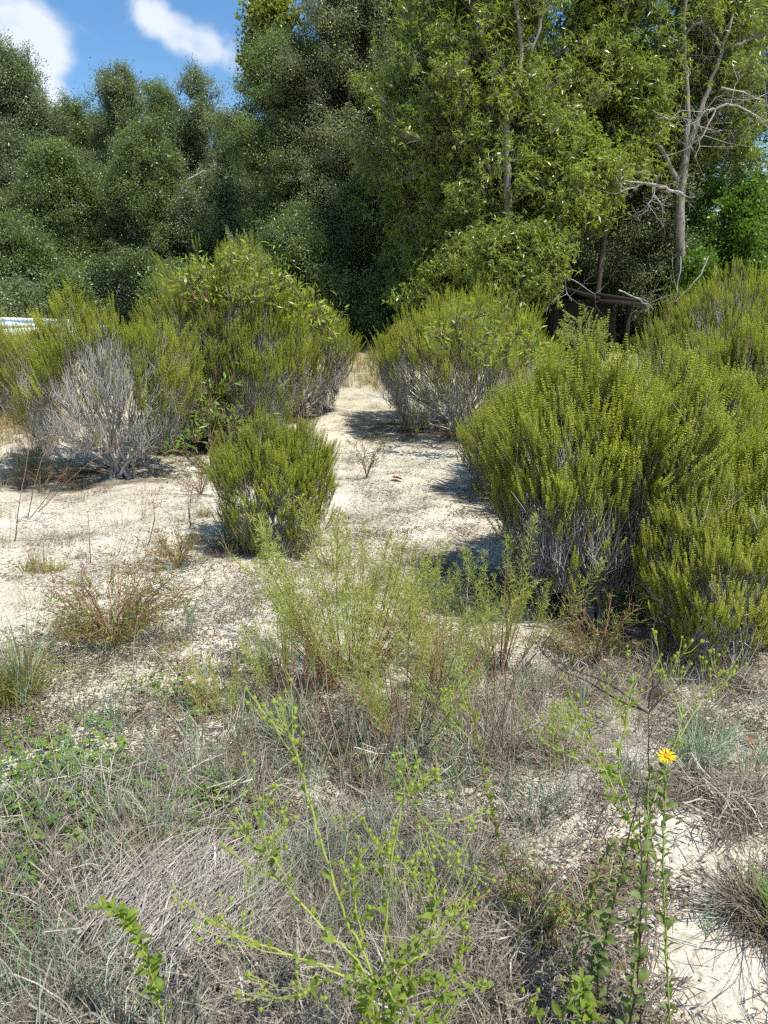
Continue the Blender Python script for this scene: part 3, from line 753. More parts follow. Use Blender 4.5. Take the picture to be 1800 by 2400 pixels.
tree('oak_narrow', 1240, 14.2, 545, 110, 47, 'low hanging narrow leaved oak boughs drooping over the shed roof', z0=1.6, n=260, clumps=22, bark='dark_bark', group=None, cr=.4, sc=.85, depth=.6, tint=.05, trunk=.04, inner=.1)
tree('oak_narrow', 1500, 17.9, 130, 100, 48, 'narrow leaved oak with leafy boughs in front of the leaning pale branch', z0=3.2, n=420, clumps=30, bark='dark_bark', group='narrow leaved oaks right of the path', cr=.6, depth=.7, trunk=.05)
tree('oak_small', 1560, 18, 420, 75, 49, 'shady evergreen boughs hanging low around the pale upright trunk', z0=.8, n=700, clumps=30, group=None, cr=.6, trunk=.05, mat='oak_grey')
# darker trees behind on the right
G_B = 'dark trees standing behind the shed'
tree('oak_small', 1110, 25, -200, 130, 51, 'dark evergreen oak behind the forked pale trunk', n=2000, clumps=80, group=G_B, mat='oak_grey')
tree('oak_small', 1290, 27, 380, 95, 52, 'dark evergreen oak behind the shed, with a sky gap over it', n=1100, clumps=50, group=G_B)
tree('oak_small', 1440, 24, 120, 95, 53, 'blackish evergreen oak behind the leaning pale branch', n=1500, clumps=60, group=G_B, mat='dark')
tree('oak_small', 1580, 25, 150, 80, 54, 'dark evergreen oak behind the upright pale trunk', n=1200, clumps=50, group=G_B)
tree('oak_small', 1690, 27, 520, 90, 55, 'grey green oak seen between the vine column and the right edge', n=1000, clumps=44, group=G_B, mat='oak_grey')
tree('oak_small', 1850, 26, 600, 80, 56, 'grey green oak cut by the right edge below the pine', n=900, clumps=44, group=G_B, mat='oak_grey')
tree('oak_small', 1390, 22, 500, 85, 57, 'low grey leaved tree directly behind the shed roof', z0=.3, n=700, clumps=30, group=G_B, mat='oak_grey')
tree('bright', 1760, 17.5, 455, 80, 58, 'bright green bushy tree at the right edge above the tallest rosemary', z0=.6, n=900, clumps=36, name='bushy_tree', group=None, cr=.6, trunk=.08)
tree('bright', 1652, 18.2, 285, 30, 59, 'narrow column of bright green vines climbing a trunk near the right edge', z0=.8, n=520, clumps=36, name='vine_covered_trunk', group=None, cr=.33, sc=.75, trunk=.12, prof=.2, crown='vines', cat='vine')
tree('oak_small', 1560, 20, 520, 60, 60, 'shaded small tree behind the dead white branches', z0=.4, n=500, clumps=24, group=G_B)
tree('bright', 1650, 17, 600, 60, 61, 'low green bush between the shed and the right edge', z0=.3, n=330, clumps=18, name='green_bush', group=None, cr=.45, trunk=.04, cat='bush')
# pine
pr = tree('pine', 1790, 21, -120, 95, 62, 'pine at the right edge with bare dark branches against the sky', z0=5.0, n=260, clumps=34, name='pine_tree', group=None, trunk=.22, bark='dark_bark', inner=.6)
# back rows, seen through gaps
G_R = 'rear row of the wood seen through gaps'
for k, (px, Yd, top, hw) in enumerate([(-60, 38, 330, 130), (90, 40, 330, 130), (260, 40, 300, 130), (420, 40, 330, 120), (560, 40, 420, 110), (720, 38, 100, 130), (900, 38, 60, 130), (1080, 38, 150, 130), (1260, 40, 480, 120), (1430, 38, 330, 90), (1560, 40, 420, 110), (1700, 42, 640, 110), (1850, 42, 620, 120)]):
    tree('oak_small', px, Yd, top, hw, 300 + k, 'dark tree of the rear row, glimpsed between the nearer trees', n=800, clumps=44, cr=1.3, sc=1.9, group=G_R, mat='dark' if k % 2 else 'oak_small', trunk=.2)
G_O = 'trees beyond the edges of the view'
for k, (px, Yd, top, hw) in enumerate([(-170, 25, 60, 120), (-380, 23, 100, 130), (2060, 20, -100, 130), (2200, 19, 100, 130)]):
    tree('oak_small', px, Yd, top, hw, 330 + k, 'evergreen oak just outside the picture edge', n=600, clumps=44, cr=1.2, sc=1.7, group=G_O)
# understory
G_U = 'shaded undergrowth bushes at the foot of the wood'
for k, (px, Yd, top, hw, mt) in enumerate([(250, 21.5, 655, 75, 'dark'), (150, 20, 665, 65, 'oak_small'), (420, 20.5, 640, 70, 'oak_small'), (600, 19, 640, 70, 'oak_small'), (780, 18.5, 655, 50, 'oak_small'), (950, 18.5, 620, 60, 'oak_small'),
                                     (1050, 21, 560, 75, 'dark'), (1200, 22, 580, 75, 'dark'), (1530, 19, 610, 55, 'oak_grey'), (860, 24, 560, 80, 'dark'), (1320, 20, 610, 100, 'oak_grey'), (40, 19, 690, 60, 'oak_grey')]):
    tree('oak_small', px, Yd, top, hw, 350 + k, 'shaded evergreen bush at the foot of the wood, ' + ('left of the path end' if px < 850 else 'right of the path end'), z0=.1, n=420, clumps=16, cr=.7, sc=1.1, name='evergreen_bush', cat='bush', group=G_U, mat=mt, trunk=.04)

# explicit trunks and bare branches, traced at their own distances
def limb_path(pts, Yd, rad, bark='oak_bark', name='branch', parent=None, k=7, jit=.0, seed=0):
    rg = R(seed); P = [at(a, b, Yd + (c[0] if c else 0)) for a, b, *c in pts]
    P = np.array([tuple(q) for q in P])
    # resample smoothly
    t = np.arange(len(P)); tt = np.linspace(0, len(P) - 1, (len(P) - 1) * 3 + 1)
    Q = np.stack([np.interp(tt, t, P[:, i_]) for i_ in range(3)], 1)
    Q[1:-1] = (Q[:-2] + 2 * Q[1:-1] + Q[2:]) / 4; Q[1:-1] += rg.normal(size=Q[1:-1].shape) * jit
    rr = np.interp(np.linspace(0, 1, len(Q)), np.linspace(0, 1, len(rad)), rad)
    g = Geo(); g.tube(Q, rr * (.75 if bark == 'dead_wood' else .9), k)
    return Q, rr, g
def woody(name, label, cat, segs, Yd, bark, group=None, twigs=0, seed=1, sub='branch', first='trunk', tw_r=.006, tw_l=.6):
    b = at(segs[0][0][0][0], segs[0][0][0][1], Yd); root = thing(name, label, cat, (b.x, b.y, 0), group)
    rg = R(seed)
    off = -np.array([b.x, b.y, 0])
    for i_, (pts, rad) in enumerate(segs):
        Q, rr, g = limb_path(pts, Yd, rad, bark, jit=.012, seed=seed + i_)
        for _ in range(twigs if i_ else twigs // 2):
            j_ = rg.randint(len(Q) // 3, len(Q)); s = Q[j_]
            d = rg.normal(size=3) * np.array([1, .8, .7]) + np.array([0, -.1, .25]); d /= np.linalg.norm(d); L = tw_l * (.4 + rg.rand())
            m_ = s + d * L * .5 + rg.normal(size=3) * .06 * L; e = s + d * L + rg.normal(size=3) * .12 * L
            r1 = min(rr[j_] * .6, tw_r) * .75
            g.tube([s, m_, e], [r1, r1 * .7, r1 * .3], 4)
            for _2 in range(3):
                d2 = d + rg.normal(size=3) * .6; d2 /= np.linalg.norm(d2); q = m_ + (e - m_) * rg.rand()
                g.tube([q, q + d2 * L * .22 + rg.normal(size=3) * .02, q + d2 * L * .45], [r1 * .55, r1 * .4, r1 * .2], 3)
        V, Qd, mm_, lv = g.arrays()
        me = mesh_from(first if i_ == 0 else sub, V + off, [Qd], [M[bark]], mm_, None, True)
        link(first if i_ == 0 else sub, me, root)
    return root
woody('oak_tree', 'forked pale grey trunk with two broken stubs, rising out of the narrow leaved oak', 'tree',
      [([(1200, 790), (1196, 640), (1190, 500), (1188, 400), (1187, 300), (1186, 248)], [.11, .1, .1, .09, .085, .085]),
       ([(1186, 252), (1175, 240), (1166, 222)], [.085, .08, .05]),
       ([(1186, 255), (1200, 235), (1214, 200), (1222, 130), (1215, 60), (1200, -60)], [.07, .06, .05, .045, .04, .03]),
       ([(1188, 330), (1165, 315), (1135, 300), (1110, 280)], [.04, .03, .02, .01]),
       ([(1194, 485), (1210, 470), (1235, 455), (1260, 440)], [.035, .025, .02, .01]),
       ([(1245, 120), (1262, 80), (1270, 30), (1290, 10)], [.03, .03, .03, .02])], 15.7, 'oak_bark', twigs=5, seed=401)
woody('oak_tree', 'multi stemmed oak whose pale upright trunk splits from a leaning branch low at the right', 'tree',
      [([(1596, 800), (1594, 640), (1592, 520), (1600, 400), (1612, 330), (1612, 250), (1610, 180), (1600, 120), (1605, 0), (1612, -80)], [.14, .13, .12, .11, .07, .065, .06, .06, .05, .05]),
       ([(1594, 430), (1570, 390), (1545, 340), (1515, 295), (1480, 250), (1455, 190), (1440, 170)], [.07, .065, .06, .055, .045, .035, .02]),
       ([(1600, 400), (1625, 310), (1650, 240), (1680, 150), (1700, 100), (1720, 20)], [.08, .07, .06, .05, .04, .03]),
       ([(1612, 180), (1590, 140), (1570, 120)], [.05, .04, .02]),
       ([(1604, 80), (1640, 50), (1660, 48)], [.04, .03, .02]),
       ([(1690, 110), (1730, 105), (1790, 80), (1830, 60)], [.05, .04, .03, .02]),
       ([(1690, 110), (1670, 80), (1645, 45)], [.04, .03, .015])], 17.2, 'oak_bark', twigs=9, seed=420, tw_l=1.0)
woody('dead_branch', 'crooked dead white branch forking at the centre of the upper right trees', 'branch',
      [([(1600, 455), (1570, 445), (1535, 432), (1500, 428), (1462, 422)], [.04, .035, .035, .03, .015]),
       ([(1535, 432), (1530, 460), (1518, 480), (1515, 495)], [.03, .024, .018, .008]),
       ([(1515, 428), (1490, 440), (1462, 445), (1440, 455)], [.025, .02, .015, .008]),
       ([(1560, 440), (1590, 455), (1630, 462)], [.022, .016, .008]),
       ([(1530, 455), (1550, 480), (1560, 500)], [.02, .015, .006])], 15.0, 'dead_wood', twigs=8, seed=440, tw_r=.011, tw_l=.42, first='limb')
woody('dead_branch', 'drooping bunch of bleached bare branches near the right edge, over the vines', 'branch',
      [([(1660, 260), (1685, 250), (1710, 245), (1760, 260), (1800, 300)], [.03, .03, .025, .02, .01]),
       ([(1680, 250), (1660, 290), (1640, 330), (1630, 370)], [.025, .02, .018, .008]),
       ([(1690, 205), (1740, 215), (1790, 240), (1810, 250)], [.022, .02, .015, .01]),
       ([(1672, 252), (1650, 262), (1630, 290), (1615, 330)], [.02, .016, .012, .008])], 15.6, 'dead_wood', twigs=12, seed=450, tw_r=.01, tw_l=.7, first='limb')
woody('dead_branch', 'bleached dead branches sweeping down to the rosemary right of the shed', 'branch',
      [([(1660, 600), (1645, 640), (1620, 670), (1590, 700), (1565, 715)], [.018, .016, .013, .01, .006]),
       ([(1450, 680), (1490, 695), (1520, 715), (1532, 725)], [.02, .016, .012, .006]),
       ([(1595, 600), (1592, 650), (1580, 700), (1575, 720)], [.015, .012, .01, .006])], 13.8, 'dead_wood', twigs=4, seed=460, tw_r=.008, tw_l=.45, first='limb')
woody('dead_branch', 'bare pale twigs hanging in front of the shed roof', 'branch',
      [([(1180, 610), (1210, 622), (1250, 615), (1290, 612)], [.02, .02, .015, .008]),
       ([(1268, 655), (1305, 640), (1345, 655), (1395, 690)], [.016, .014, .012, .006]),
       ([(1320, 645), (1330, 690), (1340, 705)], [.012, .01, .005])], 13.9, 'dead_wood', twigs=4, seed=470, tw_r=.008, tw_l=.5, first='limb')
woody('dead_branch', 'thin pale bare branch slanting across the left wood', 'branch',
      [([(440, 420), (470, 405), (490, 397)], [.03, .03, .01])], 22, 'dead_wood', twigs=4, seed=480, tw_l=.8, first='limb')
woody('pine_branch', 'dark bare pine boughs reaching in from the right edge against the sky', 'branch',
      [([(1820, 60), (1780, 110), (1730, 150), (1690, 180)], [.06, .05, .035, .015]),
       ([(1830, 150), (1780, 165), (1740, 190), (1720, 215)], [.05, .04, .03, .012]),
       ([(1830, 240), (1790, 225), (1750, 228), (1725, 240)], [.045, .035, .025, .012])], 20, 'dark_bark', twigs=16, seed=490, tw_r=.014, tw_l=1.0, first='limb')

# ------------------------------------------------------------------ shed, boat, tarp
def rbox(name, size, mat, parent, loc, rot=(0, 0, 0)):
    g = Geo(); g.box((0, 0, 0), size)
    o = link(name, g.mesh(name, [M[mat]]), parent, loc); o.rotation_euler = rot
    bv = o.modifiers.new('edge', 'BEVEL'); bv.width = min(size) * .15; bv.segments = 1
    return o
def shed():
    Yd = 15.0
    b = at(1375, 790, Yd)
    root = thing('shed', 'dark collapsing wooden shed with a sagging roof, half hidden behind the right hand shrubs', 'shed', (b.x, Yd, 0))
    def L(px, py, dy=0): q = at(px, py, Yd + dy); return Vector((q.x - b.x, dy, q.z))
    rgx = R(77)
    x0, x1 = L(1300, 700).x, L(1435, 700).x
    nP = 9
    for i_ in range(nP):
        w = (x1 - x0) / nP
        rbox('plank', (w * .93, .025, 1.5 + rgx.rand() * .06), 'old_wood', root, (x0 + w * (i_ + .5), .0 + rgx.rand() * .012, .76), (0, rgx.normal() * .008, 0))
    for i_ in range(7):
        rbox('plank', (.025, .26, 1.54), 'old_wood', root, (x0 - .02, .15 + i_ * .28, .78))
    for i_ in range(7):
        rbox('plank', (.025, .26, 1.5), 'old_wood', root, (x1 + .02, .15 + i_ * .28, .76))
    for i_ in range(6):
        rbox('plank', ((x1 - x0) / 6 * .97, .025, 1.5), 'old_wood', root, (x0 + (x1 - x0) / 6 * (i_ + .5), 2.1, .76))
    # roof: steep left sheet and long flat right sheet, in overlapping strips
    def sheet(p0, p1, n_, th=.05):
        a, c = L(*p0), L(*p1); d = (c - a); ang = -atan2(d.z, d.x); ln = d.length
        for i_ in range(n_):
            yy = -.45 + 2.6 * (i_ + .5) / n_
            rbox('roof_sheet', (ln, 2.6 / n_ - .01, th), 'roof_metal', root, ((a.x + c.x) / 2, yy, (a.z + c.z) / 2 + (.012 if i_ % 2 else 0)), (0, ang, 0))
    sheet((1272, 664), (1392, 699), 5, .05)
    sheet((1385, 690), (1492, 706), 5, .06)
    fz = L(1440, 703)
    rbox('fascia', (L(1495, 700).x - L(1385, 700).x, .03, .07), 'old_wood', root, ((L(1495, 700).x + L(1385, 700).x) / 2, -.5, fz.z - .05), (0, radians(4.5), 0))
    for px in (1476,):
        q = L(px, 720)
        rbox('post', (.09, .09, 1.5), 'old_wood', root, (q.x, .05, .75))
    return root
shed()

def boat():
    b = at(78, 790, 15.8)
    root = thing('boat', 'white boat with a blue band stored on the ground behind the left shrubs', 'boat', (b.x, b.y, 0)); root.rotation_euler = (0, 0, radians(52))
    # stations along the hull from bow (-x) to stern; half widths and heights
    st = np.linspace(0, 1, 15); Lh = 2.7
    xs_ = -1.35 + Lh * st
    hwid = .95 * np.clip(np.sin(np.clip(st * 1.9, 0, pi / 2)), 0, 1) ** .8 + .02
    shz = 1.14 - .14 * st
    keel = .42 + .3 * (1 - st) ** 3
    outer = np.stack([np.stack([xs_, -hwid, shz - .05], 1), np.stack([xs_, -hwid * .93, shz - .34], 1), np.stack([xs_, -hwid * .6, keel + .12], 1), np.stack([xs_, hwid * 0, keel], 1),
                      np.stack([xs_, hwid * .6, keel + .12], 1), np.stack([xs_, hwid * .93, shz - .34], 1), np.stack([xs_, hwid, shz - .05], 1)], 1)
    def grid(A):
        n0, n1 = A.shape[:2]; i0 = np.arange(n0 - 1)[:, None] * n1; j0 = np.arange(n1 - 1)[None]
        return A.reshape(-1, 3), np.stack([i0 + j0, i0 + j0 + 1, i0 + n1 + j0 + 1, i0 + n1 + j0], -1).reshape(-1, 4)
    g = Geo(); g.quads(*grid(outer)); tr = outer[-1]; g.quads(tr[[0, 1, 5, 6]], [[0, 1, 2, 3]]); g.quads(tr[[1, 2, 4, 5]], [[0, 1, 2, 3]]); g.quads(tr[[2, 3, 4, 4]], [[0, 1, 2, 3]])
    h = link('hull', g.mesh('hull', [M['boat_white']]), root); sm = h.modifiers.new('thick', 'SOLIDIFY'); sm.thickness = .02
    inn = np.stack([np.stack([xs_ + .06, -hwid * .86, shz - .03], 1), np.stack([xs_ + .06, -hwid * .8, shz - .3], 1), np.stack([xs_ + .06, hwid * .8, shz - .3], 1), np.stack([xs_ + .06, hwid * .86, shz - .03 + .1], 1)], 1)[4:]
    g = Geo(); g.quads(*grid(inn)); link('cockpit', g.mesh('cockpit', [M['boat_blue']]), root)
    for s in (-1, 1):
        hi = .1 if s > 0 else 0
        g = Geo(); g.tube(np.stack([xs_, s * hwid * .93, shz - .02 + hi * np.clip(st * 5, 0, 1)], 1), .055, 6); link('gunwale', g.mesh('gunwale', [M['boat_white']], True), root)
        g = Geo(); g.tube(np.stack([xs_ + .01, s * hwid * 1.0, shz - .22], 1), .012, 4); link('rub_strip', g.mesh('rub_strip', [M['boat_red']], True), root)
    dk = np.stack([np.stack([xs_[:6], -hwid[:6] * .9, shz[:6]], 1), np.stack([xs_[:6], hwid[:6] * 0, shz[:6] + .05], 1), np.stack([xs_[:6], hwid[:6] * .9, shz[:6]], 1)], 1)
    g = Geo(); g.quads(*grid(dk)); link('foredeck', g.mesh('foredeck', [M['boat_white']]), root)
    c = bpy.data.curves.new('hull_number', 'FONT'); c.body = '97'; c.size = .2; c.extrude = .003
    tmp = bpy.data.objects.new('number_text', c); num = bpy.data.meshes.new_from_object(tmp); bpy.data.objects.remove(tmp)
    t = link('hull_number', num, root, (-.52, -.9, .86)); t.rotation_euler = (radians(84), 0, radians(-16)); num.materials.clear(); num.materials.append(M['black'])
    for xx in (-.3, .8):
        rbox('support', (.2, 1.2, .5), 'old_wood', root, (xx, 0, .25))
    return root
boat()
def tarp():
    b = at(125, 760, 18)
    root = thing('tarp_shelter', 'low black peaked tarp shelter just behind the boat', 'shelter', (b.x, b.y, 0))
    def L(px, py): q = at(px, py, 18); return (q.x - b.x, q.z)
    rgx = R(3)
    (xa, za), (xb, zb), (xc, zc) = L(66, 752), L(134, 733), L(215, 752)
    for (p0, p1) in (((xa, za), (xb, zb)), ((xb, zb), (xc, zc))):
        ln = sqrt((p1[0] - p0[0]) ** 2 + (p1[1] - p0[1]) ** 2)
        rbox('roof_panel', (ln, 1.8, .03), 'black', root, ((p0[0] + p1[0]) / 2, .9, (p0[1] + p1[1]) / 2), (0, -atan2(p1[1] - p0[1], p1[0] - p0[0]), 0))
    g = Geo(); g.quads([(xa + .05, .05, 0), (xc - .05, .05, 0), (xc - .05, .05, zc - .02), (xb, .05, zb - .03), (xa + .05, .05, za - .02), (xb, .05, 0)], [[0, 5, 3, 4], [5, 1, 2, 3]])
    o = link('end_wall', g.mesh('end_wall', [M['roof_metal']]), root); o.modifiers.new('t', 'SOLIDIFY').thickness = .02
    for xx in (xa + .08, xc - .08):
        for yy in (.1, 1.7): rbox('pole', (.05, .05, za), 'black', root, (xx, yy, za / 2))
tarp()

# ------------------------------------------------------------------ leafy bushes among the rosemary
def leafy_bush(px, Yd, top, bot, hw, n, seed, label, mat='bright', sc=1.0, tint=.2, up=.7, group=None, kind='shrub_leaf'):
    rg = R(seed); tp = at(px, top, Yd); bt = at(px, bot, Yd); rad = hw / FPX * Yd
    zb = float(zg(tp.x, Yd)); root = thing('leafy_bush', label, 'bush', (tp.x, Yd, zb), group); tp.z -= zb; bt.z -= zb
    a = rg.rand(n) * 2 * pi; r = rad * np.sqrt(rg.rand(n)); z = bt.z + (tp.z - bt.z) * (rg.rand(n) ** .6) * (1 - .7 * (r / rad) ** 2)
    P = np.stack([r * np.cos(a), r * np.sin(a) * .6, z], 1)
    g = Geo()
    for p_ in P[::4]:
        m_ = p_ * np.array([.35, .35, .5]) + rg.normal(size=3) * .05
        g.tube([(rg.normal() * .04, rg.normal() * .04, 0), m_, (m_ + p_) / 2 + rg.normal(size=3) * .03, p_], [.01, .007, .004, .002], 4)
    link('stems', g.mesh('stems', [M['twig_dark']]), root)['kind'] = 'stuff'
    D = np.stack([P[:, 0] / rad * .6, P[:, 1] / rad * .6, np.full(n, up)], 1) + rg.normal(size=(n, 3)) * .3
    scattered('foliage', SP[kind], [M[mat], M['twig_dark']], P, aim(D, rg), (.8 + .5 * rg.rand(n)) * sc, np.clip(tint + rg.rand(n) * .6, 0, 1), rg, root)
leafy_bush(540, 7.8, 590, 740, 135, 52, 501, 'tall broadleaved bush with yellow green tips growing through the tall dark rosemary', mat='sapling', tint=.2, up=1.3)
leafy_bush(700, 8.3, 690, 780, 70, 40, 502, 'sprawling broadleaved shoots on top of the overhanging rosemary', mat='sapling', tint=.3)
leafy_bush(1150, 7.2, 700, 860, 120, 26, 503, 'fresh green leafy shoots growing in the wide far rosemary', mat='sapling', tint=.1)
leafy_bush(1375, 10, 745, 830, 40, 30, 504, 'grey green feathery seedling in front of the shed', mat='feather', tint=.0, kind='cedar', sc=.45)
leafy_bush(10, 13.5, 750, 860, 40, 40, 505, 'pale feathery weeds in front of the boat at the left edge', mat='feather', tint=.1, kind='cedar', sc=.5)
leafy_bush(480, 6.9, 900, 1080, 150, 34, 506, 'few trailing green vine leaves in the shade between the two left shrubs', mat='clover', tint=.4)

# ------------------------------------------------------------------ feathery green plants in the middle
def feather_plant(px, py, H, spread, n, seed, label, tint=.3, group='feathery green plants in the middle of the sand'):
    rg = R(seed); b = gnd(px, py); bz = float(zg(b.x, b.y))
    root = thing('feathery_plant', label, 'plant', (b.x, b.y, bz), group)
    a = rg.rand(n) * 2 * pi; r = spread * .35 * np.sqrt(rg.rand(n)); P = np.stack([r * np.cos(a), r * np.sin(a), np.full(n, -.01) + H * .18 * rg.rand(n)], 1)
    g = Geo()
    for p_ in P: g.tube([(p_[0] * .35, p_[1] * .35, -.01), p_ * np.array([.8, .8, .5]), p_ + np.array([p_[0], p_[1], H * .25])], [.0028, .0025, .0018], 4)
    for _ in range(n // 2):
        q = rg.normal(size=2) * spread * .25; g.tube([(q[0] * .4, q[1] * .4, -.01), (q[0], q[1], H * .3), (q[0] * 1.5, q[1] * 1.5, H * .55 * (.5 + rg.rand()))], [.0026, .002, .001], 4)
    link('stems', g.mesh('stems', [M['red_stem']]), root)
    D = np.stack([P[:, 0] / spread * 1.5, P[:, 1] / spread * 1.5, np.ones(n)], 1) + rg.normal(size=(n, 3)) * .12
    sc = H / .6 * (.6 + .45 * rg.rand(n))
    scattered('foliage', SP['feather'], [M['feather'], M['red_stem']], P, aim(D, rg), sc, np.clip(tint + rg.normal(size=n) * .15, 0, 1), rg, root)
feather_plant(820, 1600, .72, .42, 30, 601, 'tallest bright green feathery plant, centre of the photo', tint=.15)
feather_plant(950, 1740, .56, .3, 20, 602, 'bright feathery plant in front of the tallest one, drooping over dry stalks', tint=.3)
feather_plant(1170, 1580, .62, .28, 14, 603, 'feathery green plant with loose upright plumes beside the big near rosemary', tint=.15)
feather_plant(680, 1640, .46, .34, 22, 604, 'yellowish feathery plant left of the tallest one', tint=.65)
feather_plant(545, 1680, .3, .32, 18, 605, 'short yellowish feathery plant at the edge of the bare sand', tint=.85)
feather_plant(780, 1330, .3, .2, 8, 606, 'small feathery plant just right of the small round rosemary', tint=.15)
feather_plant(1285, 1790, .24, .14, 12, 607, 'small bright feathery tuft between the grass and the flowering plant', tint=.0)
feather_plant(1040, 1620, .5, .26, 16, 608, 'thin feathery plant between the tallest one and the big near rosemary', tint=.5)
feather_plant(960, 1490, .45, .3, 14, 609, 'feathery plant standing behind the tallest one', tint=.35)

# low reddish green shrublet left
def spray_plant(px, py, H, spread, n, seed, label, mat, name='spreading_plant', tint=.4):
    rg = R(seed); b = gnd(px, py); bz = float(zg(b.x, b.y))
    root = thing(name, label, 'plant', (b.x, b.y, bz))
    st, fo = Geo(), Geo()
    for k in range(n):
        a = rg.rand() * 2 * pi; e = np.array([cos(a) * spread * (.5 + .5 * rg.rand()), sin(a) * spread * .8 * (.5 + .5 * rg.rand()), H * (.4 + .6 * rg.rand())])
        m_ = e * np.array([.4, .4, .65]) + rg.normal(size=3) * .02
        st.tube([(0, 0, 0), m_, (m_ + e) / 2 + rg.normal(size=3) * .015 + np.array([0, 0, .02]), e], [.0035, .0025, .0018, .001], 4)
        for t in np.linspace(.25, 1, 15):
            p_ = m_ * (2 * t * (1 - t)) + e * t * t + m_ * 0; d = rg.normal(size=(3, 3)) * .6 + (e / np.linalg.norm(e))[None]
            q = p_ + rg.normal(size=3) * .012
            fo.leaves(np.repeat(q[None], 3, 0), d, .035 * (.7 + .6 * rg.rand(3)), .0045, rg, 0, droop=.2)
            s2 = p_ + d[0] * .07; st.tube([p_, (p_ + s2) / 2, s2], [.0014, .001, .0007], 3); fo.leaves(np.repeat(s2[None], 3, 0) - d[0] * .02, rg.normal(size=(3, 3)) + d[0] * .8, .035, .0045, rg, 0, droop=.2)
    link('stems', st.mesh('stems', [M['red_stem']]), root)
    link('foliage', fo.mesh('foliage', [M[mat]]), root)
spray_plant(270, 1510, .36, .42, 34, 611, 'low spreading plant with reddish green leaves on bare sand at the left', 'reddish')
spray_plant(470, 1160, .5, .38, 9, 612, 'thin airy plant with drooping pods beside the small round rosemary', 'clover', name='airy_plant')
spray_plant(1390, 1560, .28, .26, 12, 613, 'wispy orange tinged plant at the foot of the big near rosemary', 'reddish')
spray_plant(860, 1120, .34, .16, 5, 614, 'slender green weed alone in the middle of the path', 'clover', name='slender_weed')
spray_plant(420, 1330, .22, .22, 9, 615, 'small reddish twiggy weed on the bare sand at the left', 'reddish', name='reddish_weed')
spray_plant(1330, 2130, .14, .24, 9, 616, 'sprawling thin stemmed weed on the sand left of the yellow flower', 'feather', name='sprawling_weed')

# ------------------------------------------------------------------ golden asters near the camera
def leaf_mesh(seed, L=1.0, W=.36, mat='aster'):
    rg = R(seed); n_ = 5; g = Geo(); rows = []
    for i_ in range(n_ + 1):
        t = i_ / n_; w = W * .5 * (sin(pi * min(.999, .12 + .86 * t)) ** .7) * (1 if i_ < n_ else .08); zz = .16 * sin(t * pi * .9) - .22 * t * t
        rows.append([(-w, t * L, zz + w * .45), (0, t * L, zz), (w, t * L, zz + w * .45)])
    V = np.array(rows).reshape(-1, 3); Q = []
    for i_ in range(n_):
        for j_ in range(2): Q.append([3 * i_ + j_, 3 * i_ + j_ + 1, 3 * i_ + j_ + 4, 3 * i_ + j_ + 3])
    g.quads(V, Q, 0, rg.rand())
    return g.mesh('leaf', [M[mat]], True)
LEAF = {m_: [leaf_mesh(700 + i_, mat=m_, W=.3 + .05 * i_) for i_ in range(4)] for m_ in ('aster', 'aster_grey')}
def bud_mesh():
    g = Geo(); prof = [(-.5, .12), (-.42, .32), (-.1, .46), (.25, .4), (.45, .22), (.5, .05)]; k = 8
    V = [(r_ * cos(2 * pi * j_ / k), r_ * sin(2 * pi * j_ / k), z_) for z_, r_ in prof for j_ in range(k)]
    Q = [[i_ * k + j_, i_ * k + (j_ + 1) % k, (i_ + 1) * k + (j_ + 1) % k, (i_ + 1) * k + j_] for i_ in range(len(prof) - 1) for j_ in range(k)]
    g.quads(V, Q, 0, .3)
    rgx = R(9); a = rgx.rand(26) * 2 * pi; z_ = rgx.rand(26) * .7 - .45; rr = .46
    P = np.stack([rr * .9 * np.cos(a), rr * .9 * np.sin(a), z_], 1); D = np.stack([np.cos(a) * .5, np.sin(a) * .5, np.ones(26)], 1)
    g.leaves(P, D, .42, .14, rgx, 0, lv=rgx.rand(26))
    return g.mesh('bud', [M['bud']])
BUD = bud_mesh()
def smooth_path(pts, n_=6):
    P = np.array([tuple(q) for q in pts], float); t = np.arange(len(P)); out = []
    for i_ in range(len(P) - 1):
        p0, p1, p2, p3 = P[max(i_ - 1, 0)], P[i_], P[i_ + 1], P[min(i_ + 2, len(P) - 1)]
        for s in np.linspace(0, 1, n_, endpoint=False):
            out.append(.5 * ((2 * p1) + (-p0 + p2) * s + (2 * p0 - 5 * p1 + 4 * p2 - p3) * s * s + (-p0 + 3 * p1 - 3 * p2 + p3) * s ** 3))
    out.append(P[-1]); return np.array(out)
